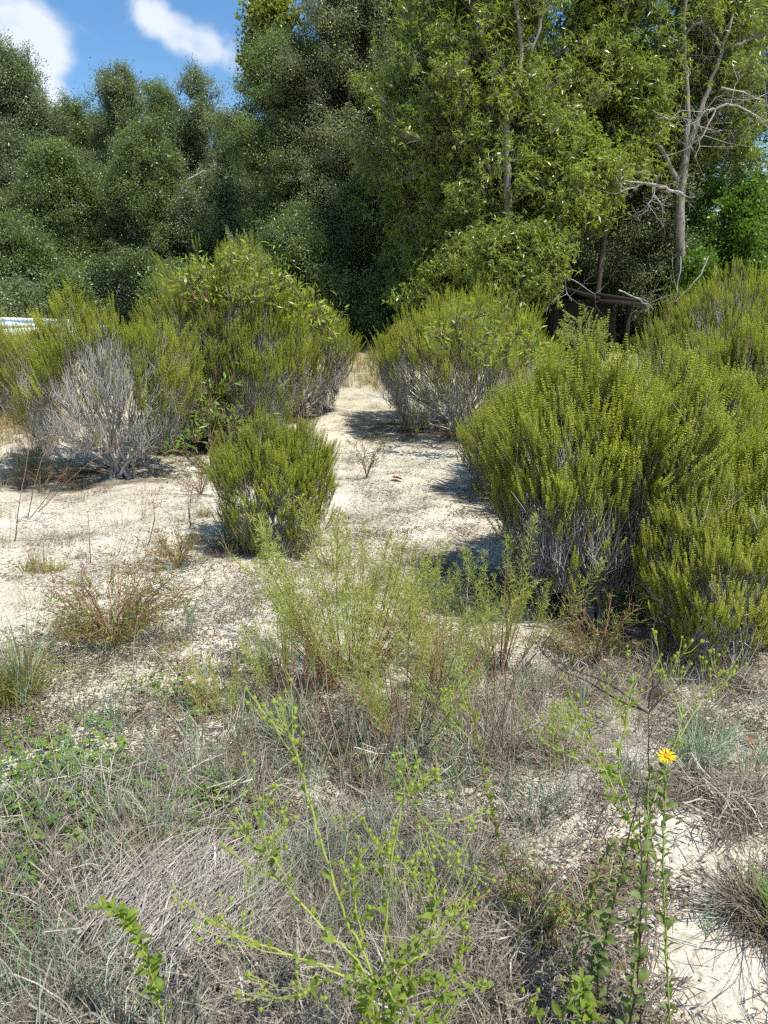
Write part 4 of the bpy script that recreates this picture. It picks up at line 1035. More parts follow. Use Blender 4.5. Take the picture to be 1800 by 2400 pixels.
def aster(label, stems, seed, root_xy, stem_mat='aster_stem', leafm='aster', leaf_len=.03, name='golden_aster', group='golden aster plants near the camera'):
    """stems: dict(p=[(px,py,Y)..], r=radius, leaves=n, buds=n, l0, l1 = leafy stretch, grow=scale)"""
    rg = R(seed); root = thing(name, label, 'plant', (root_xy[0], root_xy[1], float(zg(*root_xy))), group)
    off = np.array(root.location)
    for s in stems:
        pts = [at(*q) for q in s['p']]
        if s.get('rooted', False): pts = [Vector((root_xy[0], root_xy[1], off[2] - .02))] + pts
        Q = smooth_path(pts); Q[1:-1] += rg.normal(size=Q[1:-1].shape) * .0012
        rr = .8 * np.linspace(s.get('r', .003), s.get('r2', s.get('r', .003) * .5) * .8, len(Q))
        g = Geo(); g.tube(Q - off, rr, 6)
        # short side stalks that carry buds
        bl = []
        T = np.gradient(Q, axis=0); T /= np.linalg.norm(T, axis=1)[:, None]
        for k in range(s.get('buds', 0)):
            t = s.get('b0', .8) + (1 - s.get('b0', .8)) * (k + .6) / max(1, s['buds']); j_ = min(len(Q) - 1, int(t * (len(Q) - 1)))
            a = k * 2.4 + rg.rand(); u = np.array([cos(a), sin(a) * .7, .5]) + T[j_] * .6; u /= np.linalg.norm(u)
            ln = s.get('bl', .035) * (.5 + .8 * rg.rand()) if k < s['buds'] - 1 else .002
            e = Q[j_] + u * ln + np.array([0, 0, .3 * ln])
            g.tube([Q[j_] - off, Q[j_] + u * ln * .5 - off, e - off], [rr[j_] * .6, rr[j_] * .5, rr[j_] * .5], 5)
            bl.append((e, u))
        if s.get('buds', 0) >= 5:                    # forked side twigs with their own buds
            for k in range(5):
                j_ = int((.45 + .5 * rg.rand()) * (len(Q) - 1)); a = rg.rand() * 6.28
                u = np.array([cos(a), sin(a) * .6, .35]) + T[j_] * .8; u /= np.linalg.norm(u); ln = .05 + .07 * rg.rand()
                m_ = Q[j_] + u * ln * .5; e = Q[j_] + u * ln + np.array([0, 0, .25 * ln])
                g.tube([Q[j_] - off, m_ - off, e - off], [rr[j_] * .6, rr[j_] * .5, .0008], 5); bl.append((e, u))
                for q in range(2):
                    u2 = u + rg.normal(size=3) * .6; u2 /= np.linalg.norm(u2); e2 = m_ + (e - m_) * rg.rand() + u2 * (.012 + .02 * rg.rand())
                    g.tube([m_ + (e - m_) * .4 - off, (m_ + e2) / 2 - off + u2 * .003, e2 - off], [.0009, .0008, .0007], 4); bl.append((e2, u2))
        link('stem', g.mesh('stem', [M[s.get('mat', stem_mat)]], True), root)
        for e, u in bl:
            o = link('bud', BUD, root, tuple(e - off)); z_ = .0072 * (.7 + .5 * rg.rand()) * s.get('bs', 1)
            o.scale = (z_, z_, z_ * 1.15); o.rotation_euler = Vector(u + np.array([0, 0, .6])).to_track_quat('Z', 'Y').to_euler()
        nl = s.get('leaves', 0)
        nl = int(nl * 1.5)
        for k in range(nl):
            t = s.get('l0', .1) + (s.get('l1', .95) - s.get('l0', .1)) * (k + rg.rand() * .6) / nl
            j_ = min(len(Q) - 2, int(t * (len(Q) - 1))); fr = t * (len(Q) - 1) - j_
            p_ = Q[j_] * (1 - fr) + Q[j_ + 1] * fr
            a = k * 2.4 + rg.normal() * .3; u = Vector((cos(a), sin(a), .35 + .35 * rg.rand())) + Vector(T[j_]) * .3
            o = link('leaf', LEAF[s.get('lm', leafm)][rg.randint(4)], root, tuple(p_ - off + np.array(u) * rr[j_] * .6))
            z_ = leaf_len * .92 * (.65 + .6 * rg.rand()) * s.get('ls', 1.0) * (1.15 - .45 * t)
            o.scale = (z_ * 1.15, z_, z_); q = u.to_track_quat('Y', 'Z').to_euler(); q.y += rg.normal() * .5; o.rotation_euler = q
    return root
# right plant with the yellow flower
F = 1.32
rx = at(1566, 2400, 1.2).x
aster('tall golden aster with one open yellow flower and small oval leaves up its pale stem', [
    dict(p=[(1568, 2420, 1.22), (1560, 2200, 1.26), (1553, 2020, 1.28), (1558, 1880, 1.3), (1561, 1800, F)], r=.0034, r2=.0024, leaves=40, l0=.12, l1=.97, ls=.85, rooted=True),
    dict(p=[(1540, 2060, 1.28), (1520, 1900, 1.29), (1525, 1790, 1.33)], r=.002, leaves=9, buds=0, ls=.8),
], 801, (rx, 1.2), leafm='aster_grey', leaf_len=.036)
aster('branching golden aster with a spray of round green buds behind the yellow flower', [
    dict(p=[(1480, 2330, 1.27), (1505, 2100, 1.3), (1525, 1900, 1.36), (1560, 1800, 1.42), (1590, 1720, 1.46), (1597, 1680, 1.48)], r=.0032, leaves=34, l0=.1, l1=.8, lm='aster_grey', rooted=True),
    dict(p=[(1597, 1682, 1.48), (1580, 1630, 1.5), (1560, 1600, 1.5), (1552, 1570, 1.5)], r=.002, buds=7, b0=.5),
    dict(p=[(1597, 1682, 1.48), (1598, 1640, 1.5), (1597, 1590, 1.5), (1600, 1562, 1.5)], r=.002, buds=3, b0=.6),
    dict(p=[(1597, 1682, 1.48), (1615, 1660, 1.5), (1628, 1620, 1.5)], r=.002, buds=2, b0=.8),
    dict(p=[(1480, 1900, 1.38), (1450, 1800, 1.42), (1462, 1720, 1.45), (1476, 1640, 1.48), (1484, 1590, 1.5)], r=.0026, leaves=8, buds=7, b0=.55, lm='aster'),
    dict(p=[(1500, 1990, 1.34), (1440, 1850, 1.38), (1380, 1730, 1.42), (1345, 1640, 1.44)], r=.0024, leaves=12, buds=5, b0=.7),
    dict(p=[(1450, 1820, 1.4), (1380, 1790, 1.42), (1310, 1760, 1.43), (1265, 1735, 1.44)], r=.0022, leaves=5, buds=5, b0=.75),
    dict(p=[(1560, 1800, 1.42), (1620, 1680, 1.5), (1670, 1620, 1.55), (1690, 1570, 1.55)], r=.0018, leaves=3, buds=9, b0=.45, bl=.05),
    dict(p=[(1510, 2040, 1.33), (1480, 1930, 1.36), (1425, 1870, 1.4), (1415, 1760, 1.42)], r=.0022, leaves=10, buds=4, b0=.7),
], 802, (at(1470, 2400, 1.22).x, 1.24), leafm='aster', leaf_len=.034)
aster('dark stemmed leafy aster leaning up toward the yellow flower from the bottom edge', [
    dict(p=[(1490, 2330, 1.2), (1500, 2200, 1.22), (1505, 2080, 1.25), (1500, 1900, 1.3)], r=.003, leaves=24, mat='black_stem', rooted=True, ls=1.0),
    dict(p=[(1400, 2330, 1.22), (1430, 2150, 1.25), (1475, 1960, 1.3), (1500, 1840, 1.34)], r=.003, leaves=26, mat='black_stem', rooted=True, ls=1.0, l0=.2, l1=.7),
    dict(p=[(1340, 2350, 1.25), (1360, 2200, 1.28), (1400, 2050, 1.31), (1440, 1960, 1.35)], r=.0025, leaves=20, rooted=True),
], 803, (at(1450, 2400, 1.2).x, 1.18), leafm='aster_grey', leaf_len=.038)
aster('slim aster stem with small bronze green leaves in the dry grass, left of the flower', [
    dict(p=[(1230, 2210, 1.5), (1190, 2050, 1.54), (1160, 1930, 1.57), (1135, 1830, 1.6), (1115, 1700, 1.64), (1085, 1620, 1.68)], r=.0026, leaves=44, mat='red_stem', rooted=True, ls=.85, buds=2),
    dict(p=[(1115, 1740, 1.64), (1060, 1690, 1.66), (1035, 1650, 1.68)], r=.0018, buds=7, b0=.4, leaves=4),
    dict(p=[(1110, 1700, 1.64), (1080, 1620, 1.66), (1082, 1560, 1.68)], r=.0018, buds=4, b0=.5, leaves=4),
], 804, (at(1245, 2280, 1.45).x, 1.45), leafm='aster')
aster('big blurred golden aster sprawling bright green stems and buds across the bottom centre', [
    dict(p=[(880, 2330, 1.0), (810, 2150, 1.03), (760, 2000, 1.06), (725, 1880, 1.08), (700, 1780, 1.1), (680, 1730, 1.12), (665, 1700, 1.13)], r=.0035, r2=.002, leaves=12, buds=8, b0=.84, rooted=True, l0=.2, l1=.85),
    dict(p=[(880, 2380, 1.0), (790, 2280, 1.0), (680, 2240, 1.02), (580, 2200, 1.04), (520, 2170, 1.06), (480, 2165, 1.06)], r=.0032, r2=.002, leaves=8, buds=9, b0=.7, rooted=True),
    dict(p=[(870, 2330, 1.0), (760, 2180, 1.02), (670, 2080, 1.05), (620, 2010, 1.07), (560, 1930, 1.08)], r=.003, leaves=10, buds=10, b0=.6, rooted=True, bl=.045),
    dict(p=[(700, 2120, 1.04), (650, 2020, 1.05), (625, 1990, 1.06), (595, 1900, 1.07)], r=.002, leaves=4, buds=7, b0=.45, bl=.045),
    dict(p=[(900, 2300, 1.02), (905, 2150, 1.05), (925, 1980, 1.08), (950, 1870, 1.1), (975, 1850, 1.1), (1025, 1820, 1.1)], r=.003, leaves=10, buds=9, b0=.62, rooted=True),
    dict(p=[(955, 1870, 1.1), (1000, 1930, 1.12), (1040, 1990, 1.13)], r=.0018, buds=6, b0=.5, leaves=2),
    dict(p=[(920, 2330, 1.0), (1000, 2230, 1.02), (1050, 2150, 1.05), (1120, 2110, 1.08)], r=.003, leaves=12, buds=8, b0=.6, rooted=True),
    dict(p=[(850, 2200, 1.02), (830, 2080, 1.04), (850, 1990, 1.05)], r=.0022, leaves=8, buds=7, b0=.5, rooted=False),
    dict(p=[(1000, 2230, 1.02), (1020, 2120, 1.04), (1000, 2050, 1.06)], r=.0022, leaves=10, buds=6, b0=.5),
    dict(p=[(760, 2300, 1.0), (720, 2320, 1.0), (690, 2340, .98)], r=.0022, leaves=6, buds=6, b0=.4),
    dict(p=[(900, 2440, .98), (960, 2330, 1.0), (1010, 2290, 1.0), (1060, 2350, 1.0)], r=.0026, leaves=26, ls=1.0, rooted=True),
    dict(p=[(860, 2440, .98), (870, 2330, .98), (930, 2260, 1.0), (980, 2180, 1.02)], r=.0026, leaves=26, ls=1.0, rooted=True),
    dict(p=[(940, 2440, .98), (960, 2300, 1.0), (985, 2180, 1.04), (1010, 2110, 1.06)], r=.0024, leaves=22, buds=4, b0=.8, rooted=True),
    dict(p=[(950, 2440, .98), (1040, 2330, 1.0), (1080, 2240, 1.03), (1090, 2170, 1.05)], r=.0024, leaves=22, buds=4, b0=.8, rooted=True),
    dict(p=[(880, 2440, .98), (850, 2330, 1.0), (840, 2230, 1.03), (870, 2120, 1.05)], r=.0024, leaves=22, buds=4, b0=.8, rooted=True),
    dict(p=[(900, 2440, .98), (930, 2300, 1.02), (910, 2200, 1.05), (900, 2060, 1.08), (885, 1960, 1.1)], r=.0024, leaves=18, buds=5, b0=.75, rooted=True),
    dict(p=[(980, 2440, .98), (1030, 2400, .98), (1090, 2330, 1.0), (1150, 2310, 1.02)], r=.0024, leaves=20, buds=3, b0=.8, rooted=True),
    dict(p=[(920, 2440, .98), (920, 2340, .98), (830, 2290, 1.0), (800, 2350, 1.02)], r=.0026, leaves=22, ls=1.0, rooted=True),
], 805, (at(900, 2400, .98).x, .95), leafm='aster', leaf_len=.026)
aster('single curved aster stem crowded with oval leaves at the bottom left', [
    dict(p=[(385, 2410, 1.12), (365, 2320, 1.14), (340, 2240, 1.15), (310, 2180, 1.16), (280, 2140, 1.17), (235, 2130, 1.17)], r=.0034, r2=.002, leaves=40, rooted=True, l0=.25, l1=1.0, ls=1.0),
], 806, (at(395, 2400, 1.1).x, 1.08), leafm='aster', leaf_len=.036, group='golden aster plants near the camera')
aster('short aster shoots with pale buds poking in at the bottom edge', [
    dict(p=[(1270, 2420, 1.14), (1250, 2370, 1.15), (1245, 2345, 1.15)], r=.002, leaves=6, buds=3, b0=.8, rooted=True),
    dict(p=[(1310, 2420, 1.14), (1330, 2360, 1.15), (1340, 2320, 1.16)], r=.002, leaves=10, buds=3, b0=.8, rooted=True),
    dict(p=[(1380, 2420, 1.15), (1370, 2350, 1.17), (1360, 2290, 1.2)], r=.0022, leaves=22, rooted=True, ls=1.15, l0=.3),
], 807, (at(1310, 2400, 1.12).x, 1.1), leafm='aster', leaf_len=.034)
# the flower: its own head on the tall stem
fl = [o for o in bpy.data.objects if o.get('label', '').startswith('tall golden aster')][0]
fp = at(1561, 1775, F); off = Vector(fl.location)
g = Geo(); kk = 10
prof = [(-.009, .002), (-.007, .006), (-.002, .0072), (.003, .0055), (.005, .0015)]
g.quads([(r_ * cos(2 * pi * j_ / kk), r_ * sin(2 * pi * j_ / kk), z_) for z_, r_ in prof for j_ in range(kk)], [[i_ * kk + j_, i_ * kk + (j_ + 1) % kk, (i_ + 1) * kk + (j_ + 1) % kk, (i_ + 1) * kk + j_] for i_ in range(4) for j_ in range(kk)], 0, .4)
head = link('flower_head', g.mesh('flower_head', [M['bud']], True), fl, fp - off); head.rotation_euler = (radians(22), 0, radians(8))
g = Geo(); prof = [(.001, .0055), (.004, .006), (.0062, .0038), (.0068, .0008)]
g.quads([(r_ * cos(2 * pi * j_ / kk), r_ * sin(2 * pi * j_ / kk), z_) for z_, r_ in prof for j_ in range(kk)], [[i_ * kk + j_, i_ * kk + (j_ + 1) % kk, (i_ + 1) * kk + (j_ + 1) % kk, (i_ + 1) * kk + j_] for i_ in range(3) for j_ in range(kk)], 0, .4)
rgx = R(4); a = rgx.rand(60) * 6.28; r_ = .006 * np.sqrt(rgx.rand(60))
g.leaves(np.stack([r_ * np.cos(a), r_ * np.sin(a), np.full(60, .004)], 1), np.stack([r_ * 40 * np.cos(a), r_ * 40 * np.sin(a), np.ones(60)], 1), .0045, .0012, rgx)
link('disc', g.mesh('disc', [M['disc']]), head)
g = Geo()
Vp = []
for i_ in range(5):
    t = i_ / 4; w = .0019 * (sin(pi * (.2 + .72 * t)) ** .6); Vp += [(-w, .005 + .014 * t, .003 + .003 * sin(t * 2.2) + w * .2), (w, .005 + .014 * t, .003 + .003 * sin(t * 2.2) + w * .2)]
g.quads(Vp, [[2 * i_, 2 * i_ + 1, 2 * i_ + 3, 2 * i_ + 2] for i_ in range(4)], 0, .5)
pm = g.mesh('petal', [M['petal']], True)
for k in range(22):
    o = link('petal', pm, head); o.rotation_euler = (rgx.normal() * .16 + (.12 if k % 2 else -.05), rgx.normal() * .2, k * 2 * pi / 22 + rgx.normal() * .06); o.scale = (1, .88 + .26 * rgx.rand(), 1)

# ------------------------------------------------------------------ single stalks and dead stems
def stalk(name, label, cat, paths, seed, mat, Yg=None, group=None, r=.002, seeds=0):
    rg = R(seed); b = at(*paths[0][0]); root = thing(name, label, cat, (b.x, b.y, float(zg(b.x, b.y))), group); off = np.array(root.location)
    for p_ in paths:
        Q = smooth_path([at(*q) for q in p_], 4); Q[1:-1] += rg.normal(size=Q[1:-1].shape) * .0015
        g = Geo(); g.tube(Q - off, np.linspace(r, r * .35, len(Q)), 5)
        for k in range(seeds):
            j_ = rg.randint(len(Q) // 3, len(Q)); d = rg.normal(size=3); d[2] = abs(d[2]); d /= np.linalg.norm(d); ln = .03 + .05 * rg.rand()
            g.tube([Q[j_] - off, Q[j_] - off + d * ln * .5 + rg.normal(size=3) * .004, Q[j_] - off + d * ln], [r * .5, r * .4, r * .2], 3)
        link('stem' if mat != 'dead_wood' else 'twig', g.mesh('stem', [M[mat]]), root)
Gg = 'dry stalks standing in the sand'
def gy(px, py): return gnd(px, py).y
y0 = gy(1525, 2070)
stalk('dead_weed', 'dark dead weed topped with a bare arching fork, behind the yellow flower', 'dead plant', [
    [(1515, 2100, gy(1515, 2100)), (1518, 1900, 1.72), (1522, 1760, 1.75), (1520, 1670, 1.76)],
    [(1520, 1672, 1.76), (1450, 1640, 1.78), (1380, 1600, 1.8), (1300, 1560, 1.82), (1255, 1505, 1.84)],
    [(1520, 1672, 1.76), (1420, 1600, 1.78), (1320, 1560, 1.8), (1270, 1530, 1.82)],
    [(1520, 1672, 1.76), (1560, 1630, 1.78), (1600, 1600, 1.8)], [(1520, 1660, 1.76), (1530, 1600, 1.78), (1525, 1520, 1.8), (1548, 1410, 1.84)],
    [(1530, 1620, 1.78), (1580, 1550, 1.8), (1680, 1450, 1.85)]], 901, 'black_stem', r=.003, seeds=4)
k = 0
for lab, ps in (('reddish dry stalk with side twigs at the left edge of the sand', [[(35, 1270, gy(35, 1270)), (45, 1180, 4.6), (60, 1100, 4.7), (75, 1010, 4.8)]]),
                ('pair of reddish bare stalks leaning right at the far left', [[(65, 1215, gy(65, 1215)), (85, 1120, 5.2), (110, 1050, 5.3), (135, 1000, 5.4)], [(70, 1215, gy(70, 1215)), (120, 1150, 5.2), (160, 1090, 5.3)]]),
                ('long thin pale twig slanting in front of the bare twigged shrub', [[(90, 1200, gy(90, 1200)), (190, 1100, 5.3), (290, 1030, 5.4), (330, 985, 5.5)]]),
                ('thin dark crooked twig standing in the bare sand at the left', [[(350, 1270, gy(350, 1270)), (362, 1220, 4.5), (360, 1170, 4.55), (383, 1140, 4.6)]]),
                ('upright pair of reddish twigs left of the small round rosemary', [[(445, 1240, gy(445, 1240)), (450, 1150, 4.8), (490, 1100, 4.85)], [(447, 1235, gy(447, 1235)), (440, 1180, 4.8), (445, 1120, 4.9)]]),
                ('thin straight stalk in the bare sand at the left', [[(212, 1320, gy(212, 1320)), (210, 1270, 4.2), (206, 1200, 4.25)]])):
    stalk('dry_stalk', lab, 'stalk', ps, 910 + k, 'red_stem', group=Gg, r=.0035, seeds=7); k += 1
stalk('dry_stalk', 'leaning pale straw lying across the bottom left grass', 'stalk', [[(440, 2320, gy(440, 2320)), (360, 2200, 1.5), (290, 2080, 1.62), (225, 1990, 1.7)]], 930, 'tan_stem', group=Gg, r=.0024)
stalk('dry_stalk', 'thin red stem rising from the sand below the yellow flower', 'stalk', [[(1500, 2420, 1.26), (1508, 2250, 1.3), (1520, 2100, 1.35), (1522, 1900, 1.42)]], 931, 'red_stem', group=Gg, r=.0018)
stalk('dry_stalk', 'bleached forked twig in the dry grass left of centre', 'stalk', [[(490, 1850, gy(490, 1850)), (450, 1770, 2.3), (410, 1690, 2.45), (370, 1655, 2.5)], [(450, 1770, 2.3), (462, 1700, 2.4), (440, 1675, 2.42)]], 932, 'dead_wood', group=Gg, r=.0035, seeds=4)
# upright dry stalks cluster at the centre
for k, (px, py, n_, H, lab) in enumerate(((1150, 1790, 22, .55, 'cluster of straight brown stalks between the feathery plants'), (760, 1790, 14, .5, 'brown dry stalks under the tallest feathery plant'), (860, 1850, 12, .45, 'dry stalks leaning left in front of the feathery plants'), (690, 1270, 26, .2, 'fan of dry brown grass at the foot of the small round rosemary'))):
    rg = R(940 + k); b = gnd(px, py); root = thing('stalk_cluster', lab, 'stalks', (b.x, b.y, float(zg(b.x, b.y))), 'clusters of dry stalks')
    for j_ in range(n_):
        g = Geo(); s0 = np.array([rg.normal() * .05, rg.normal() * .04, -.01]); hh = H * (.6 + .5 * rg.rand()); e = s0 + np.array([rg.normal() * (.1 if k < 3 else .12), rg.normal() * .08, hh])
        g.tube([s0, (s0 + e) / 2 + rg.normal(size=3) * .012, e], [.0022, .0018, .0009], 4)
        link('stalk', g.mesh('stalk', [M['red_stem' if j_ % 3 == 0 else 'tan_stem']]), root)

# ------------------------------------------------------------------ grass tufts one can tell apart
def tuft(px, py, label, kinds, seed, n=7, rad=.12, sc=1.0, name='grass_tuft', group='grass tufts on the sand'):
    rg = R(seed); b = gnd(px, py); root = thing(name, label, 'grass', (b.x, b.y, float(zg(b.x, b.y))), group)
    for kd, m_, nn, H, W, spd, lie in kinds:
        src = [grass_tuft(seed * 7 + i_, 26, H, W, spd, .03, lie=lie) for i_ in range(3)]
        k = max(2, int(n * nn)); a = rg.rand(k) * 6.28; r_ = rad * np.sqrt(rg.rand(k)) * .7
        P = np.stack([r_ * np.cos(a), r_ * np.sin(a), np.zeros(k)], 1)
        scattered(kd, src, [M[m_]], P, np.stack([rg.normal(size=k) * .15, rg.normal(size=k) * .15, rg.rand(k) * 6.28], 1), (.7 + .6 * rg.rand(k)) * sc, .1 + .7 * rg.rand(k), rg, root)
tuft(20, 1630, 'big tuft of brown and green grass arching at the left edge', [('dead_blades', 'reddish', 1, .3, .006, 1.3, .2), ('green_blades', 'bluegrass', .5, .45, .005, .9, 0), ('tan_blades', 'tangrass', .7, .5, .003, .9, 0)], 951, 9, .16)
tuft(1780, 2150, 'grey brown tuft of dead grass at the lower right on bare sand', [('dead_blades', 'litter', 1.8, .16, .005, 1.4, .3), ('grey_blades', 'greystraw', .6, .17, .003, 1.3, .3), ('green_blades', 'bright', .12, .3, .006, .9, 0)], 952, 9, .1)
tuft(90, 1345, 'light tuft of reddish wiry grass near the left edge', [('wiry_blades', 'tangrass', 1, .34, .002, .5, 0), ('red_blades', 'reddish', .7, .14, .004, 1.2, .2)], 953, 6, .13)
tuft(1640, 1800, 'blue green grass tuft at the right edge of the dry mat', [('green_blades', 'bluegrass', 1, .2, .004, 1.0, 0)], 954, 6, .1)
tuft(340, 2030, 'yellow green wiry tuft low in the left foreground', [('green_blades', 'tangrass', 1, .13, .003, 1.2, .1)], 955, 6, .08)
tuft(690, 1730, 'blue green grass tuft in front of the yellowish feathery plant', [('green_blades', 'bluegrass', 1, .24, .004, .9, 0)], 956, 6, .12)
tuft(1120, 1150, 'small thin tuft of grass on the path beside the wide shrub shadow', [('tan_blades', 'tangrass', 1, .14, .003, 1.0, 0)], 957, 4, .06)
tuft(470, 1210, 'small wiry tuft on the sand below the big shadow', [('tan_blades', 'tangrass', 1, .12, .003, 1.0, 0)], 958, 4, .06)
# heap of long grey straw, bottom left
rg = R(960); b = gnd(430, 2170)
hp = thing('straw_heap', 'heap of long bleached grey straw lying slantwise at the bottom left', 'straw', (b.x, b.y, float(zg(b.x, b.y))))
scattered('straw', [straw_patch(961 + i_, 60, .13, .22, .0024, .06, aligned=.85 + .22 * i_) for i_ in range(4)], [M['greystraw']],
      np.stack([rg.normal(size=32) * .12, rg.normal(size=32) * .07, .012 + .03 * rg.rand(32)], 1), np.stack([rg.normal(size=32) * .08, rg.normal(size=32) * .08, rg.normal(size=32) * .12], 1), .8 + .4 * rg.rand(32), .3 + .5 * rg.rand(32), rg, hp)
# fallen dead leaves
def dead_leaf(px, py, label, sz, seed, rot):
    rg = R(seed); b = gnd(px, py); g = Geo(); V = []
    for i_ in range(6):
        t = i_ / 5; w = .3 * sin(pi * (.06 + .9 * t)) ** .8; V += [(-w, t - .5, .16 * t + w * .5), (0, t - .5, .16 * t), (w, t - .5, .16 * t + w * .6)]
    g.quads(V, [[3 * i_ + j_, 3 * i_ + j_ + 1, 3 * i_ + j_ + 4, 3 * i_ + j_ + 3] for i_ in range(5) for j_ in range(2)])
    o = link('fallen_leaf', g.mesh('fallen_leaf', [M['deadleaf']], True), None, (b.x, b.y, float(zg(b.x, b.y)) + .015)); o.scale = (sz, sz, sz); o.rotation_euler = (0, .2, rot)
    tag(o, label, 'leaf', 'fallen dead leaves')
dead_leaf(1757, 1750, 'curled rust red dead leaf on the sand near the right edge', .055, 971, .6)
dead_leaf(930, 1127, 'flat red brown dead leaf in the middle of the path', .1, 972, 1.4)
dead_leaf(1005, 2325, 'small rusty dead leaf under the blurred bottom plant', .04, 973, .3)
dead_leaf(1005, 2080, 'small orange dead leaf caught in the straw at bottom centre', .025, 974, 2.0)

# ------------------------------------------------------------------ ground cover nobody could count
def cover(name, label, src, mats, blobs, N, seed, sc=(.7, .6), tilt=.12, z=.0, tint=(.1, .7), ymin=.75, ymax=9.0, avoid=True, sat=1.0, patchy=.5):
    rg = R(seed)
    Yc = ymin * (ymax / ymin) ** rg.rand(N * 4); wd = Yc * .62 + .5; Xc = (rg.rand(N * 4) * 2 - 1) * wd
    w_area = Yc * wd; w_area /= w_area.max()
    px, py = topix(Xc, Yc, zg(Xc, Yc)); py = np.minimum(py, 2390); px = np.clip(px, 5, 1795)
    den = px_blob(blobs, px, py) * ((1 - patchy) + patchy * 2 * vnoise(Xc + 7, Yc + 3, .16, seed))
    keep = rg.rand(N * 4) < np.clip(den, 0, sat)
    Xc, Yc = Xc[keep][:N], Yc[keep][:N]; n_ = len(Xc)
    P = np.stack([Xc, Yc, zg(Xc, Yc) + z], 1)
    o = scattered(name, src, mats, P, np.stack([rg.normal(size=n_) * tilt, rg.normal(size=n_) * tilt, rg.rand(n_) * 6.28], 1), sc[0] + sc[1] * rg.rand(n_), tint[0] + tint[1] * rg.rand(n_), rg)
    return tag(o, label, kind='stuff')
# density in the picture's own layout: (cx, cy, rx, ry, weight)
cover('dry_grass', 'mat of dry grey brown grass over the foreground sand', [straw_patch(1000 + i_, 24, .12, .13, .003, .06) for i_ in range(5)] , [M['straw']], DRY, 1300, 1001, tilt=.3, patchy=1.0, tint=(.0, .9))
cover('dry_grass_tufts', 'small upright dead grass tufts in the foreground mat', [grass_tuft(1010 + i_, 18, .19, .0024, .9, .03) for i_ in range(5)], [M['straw']], DRY, 2300, 1002, tilt=.35, patchy=1.0, tint=(0, .9))
BLUE = [(700, 1720, 330, 120, .3), (950, 2050, 300, 220, .3), (1250, 1800, 260, 120, .25), (250, 1930, 300, 180, .3), (500, 1450, 200, 80, .2), (1650, 1760, 130, 50, .4), (300, 2300, 300, 100, .3), (1180, 1640, 200, 90, .3)]
cover('blue_green_grass', 'thin blue green grass blades through the foreground', [grass_tuft(1020 + i_, 13, .17, .0036, .8, .025) for i_ in range(5)], [M['bluegrass']], BLUE, 2600, 1003, tilt=.25)
GREEN = [(130, 1830, 150, 70, .55), (230, 1900, 200, 60, .4), (100, 2150, 150, 90, .25), (450, 1640, 120, 50, .3), (1000, 1780, 200, 60, .15), (100, 1530, 60, 40, .15)]
cover('ground_leaves', 'patches of small round green leaves creeping over the sand', [leafy_patch(1030 + i_, 18, .12, .017, .04) for i_ in range(4)], [M['clover']], GREEN, 1800, 1004)
ALL = [(900, 1500, 1500, 1200, .75), (1690, 2230, 190, 190, -.5), (1640, 1990, 130, 70, -.3), (250, 1200, 300, 50, -.3), (300, 1560, 160, 60, -.3)]
cover('plant_litter', 'dark bits of twig and leaf scattered on the sand', [litter_patch(1040 + i_, 40, .12, .026, .0045) for i_ in range(5)], [M['litter']], ALL, 8500, 1005, ymax=12, patchy=.8)
cover('fine_twigs', 'thin broken twigs lying on the sand', [straw_patch(1050 + i_, 9, .14, .09, .002, .01) for i_ in range(5)], [M['litter']], ALL, 4500, 1006, ymax=12, patchy=.5)
MOSS = [(250, 1620, 350, 90, .5), (950, 950, 120, 120, .5), (700, 1080, 300, 60, .3), (200, 1230, 260, 60, .25), (100, 1850, 300, 120, .4), (1000, 1250, 120, 60, .3), (900, 1130, 200, 60, .2)]
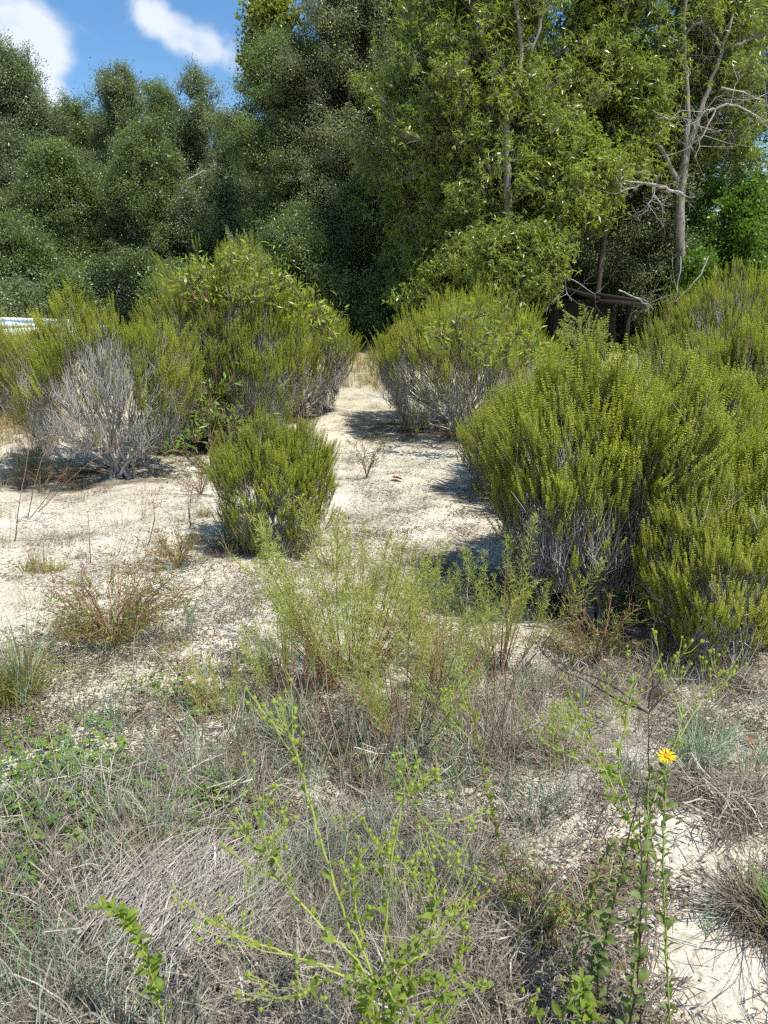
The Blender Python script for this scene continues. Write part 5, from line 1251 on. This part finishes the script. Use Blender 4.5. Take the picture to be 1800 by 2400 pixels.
cover('sand_crust', 'dull olive crumbs of lichen and moss on the sand', [litter_patch(1060 + i_, 34, .1, .012, .007) for i_ in range(4)], [M['moss']], MOSS, 3600, 1007, ymax=12, patchy=.9)
YEL = [(480, 1640, 160, 70, .5), (650, 1620, 160, 90, .45), (1050, 1480, 200, 60, .35), (1400, 1500, 120, 40, .3), (640, 1340, 120, 50, .3), (1150, 1400, 150, 50, .3)]
cover('yellow_weeds', 'yellow green wiry weeds under the feathery plants', [feather_stem(1070 + i_, .2, 12, 7, .014) for i_ in range(4)], [M['feather'], M['tan_stem']], YEL, 420, 1008, tilt=.3, tint=(.5, .4))
MEADOW = [(870, 845, 100, 32, 1.2), (870, 885, 90, 25, .4), (60, 950, 130, 80, .7), (30, 1010, 110, 50, .5), (860, 800, 110, 40, 1.4), (940, 790, 60, 25, .6), (820, 850, 60, 20, .2), (960, 840, 60, 20, .2), (60, 1100, 90, 40, .3)]
cover('tan_meadow_grass', 'tan dry grass on the sand beyond the shrubs', [grass_tuft(1080 + i_, 26, .28, .005, .9, .06) for i_ in range(4)], [M['tangrass']], MEADOW, 2600, 1009, ymin=4.5, ymax=22, tilt=.2)
SPARSE = [(300, 1300, 350, 120, .5), (850, 1200, 150, 160, .3), (100, 1450, 150, 80, .5), (950, 1350, 260, 60, .8), (600, 1330, 250, 50, .4), (150, 1150, 160, 60, .5)]
cover('wiry_grass', 'sparse wiry grass stems standing in the open sand', [grass_tuft(1090 + i_, 7, .2, .002, .7, .03) for i_ in range(5)], [M['tangrass']], SPARSE, 800, 1010, ymin=2.5, ymax=8, tilt=.2)

TALL = [(900, 1650, 600, 130, .6), (350, 1850, 350, 150, .5), (1000, 1950, 350, 200, .5), (300, 2150, 350, 150, .5), (1500, 1650, 250, 80, .4), (600, 2250, 500, 150, .5)]
cover('tall_pale_grass', 'tall thin pale and brown grass stems standing over the mat', [grass_tuft(1100 + i_, 6, .32, .0022, .75, .03) for i_ in range(6)], [M['straw']], TALL, 900, 1011, tilt=.2, tint=(.1, .9), patchy=.8)
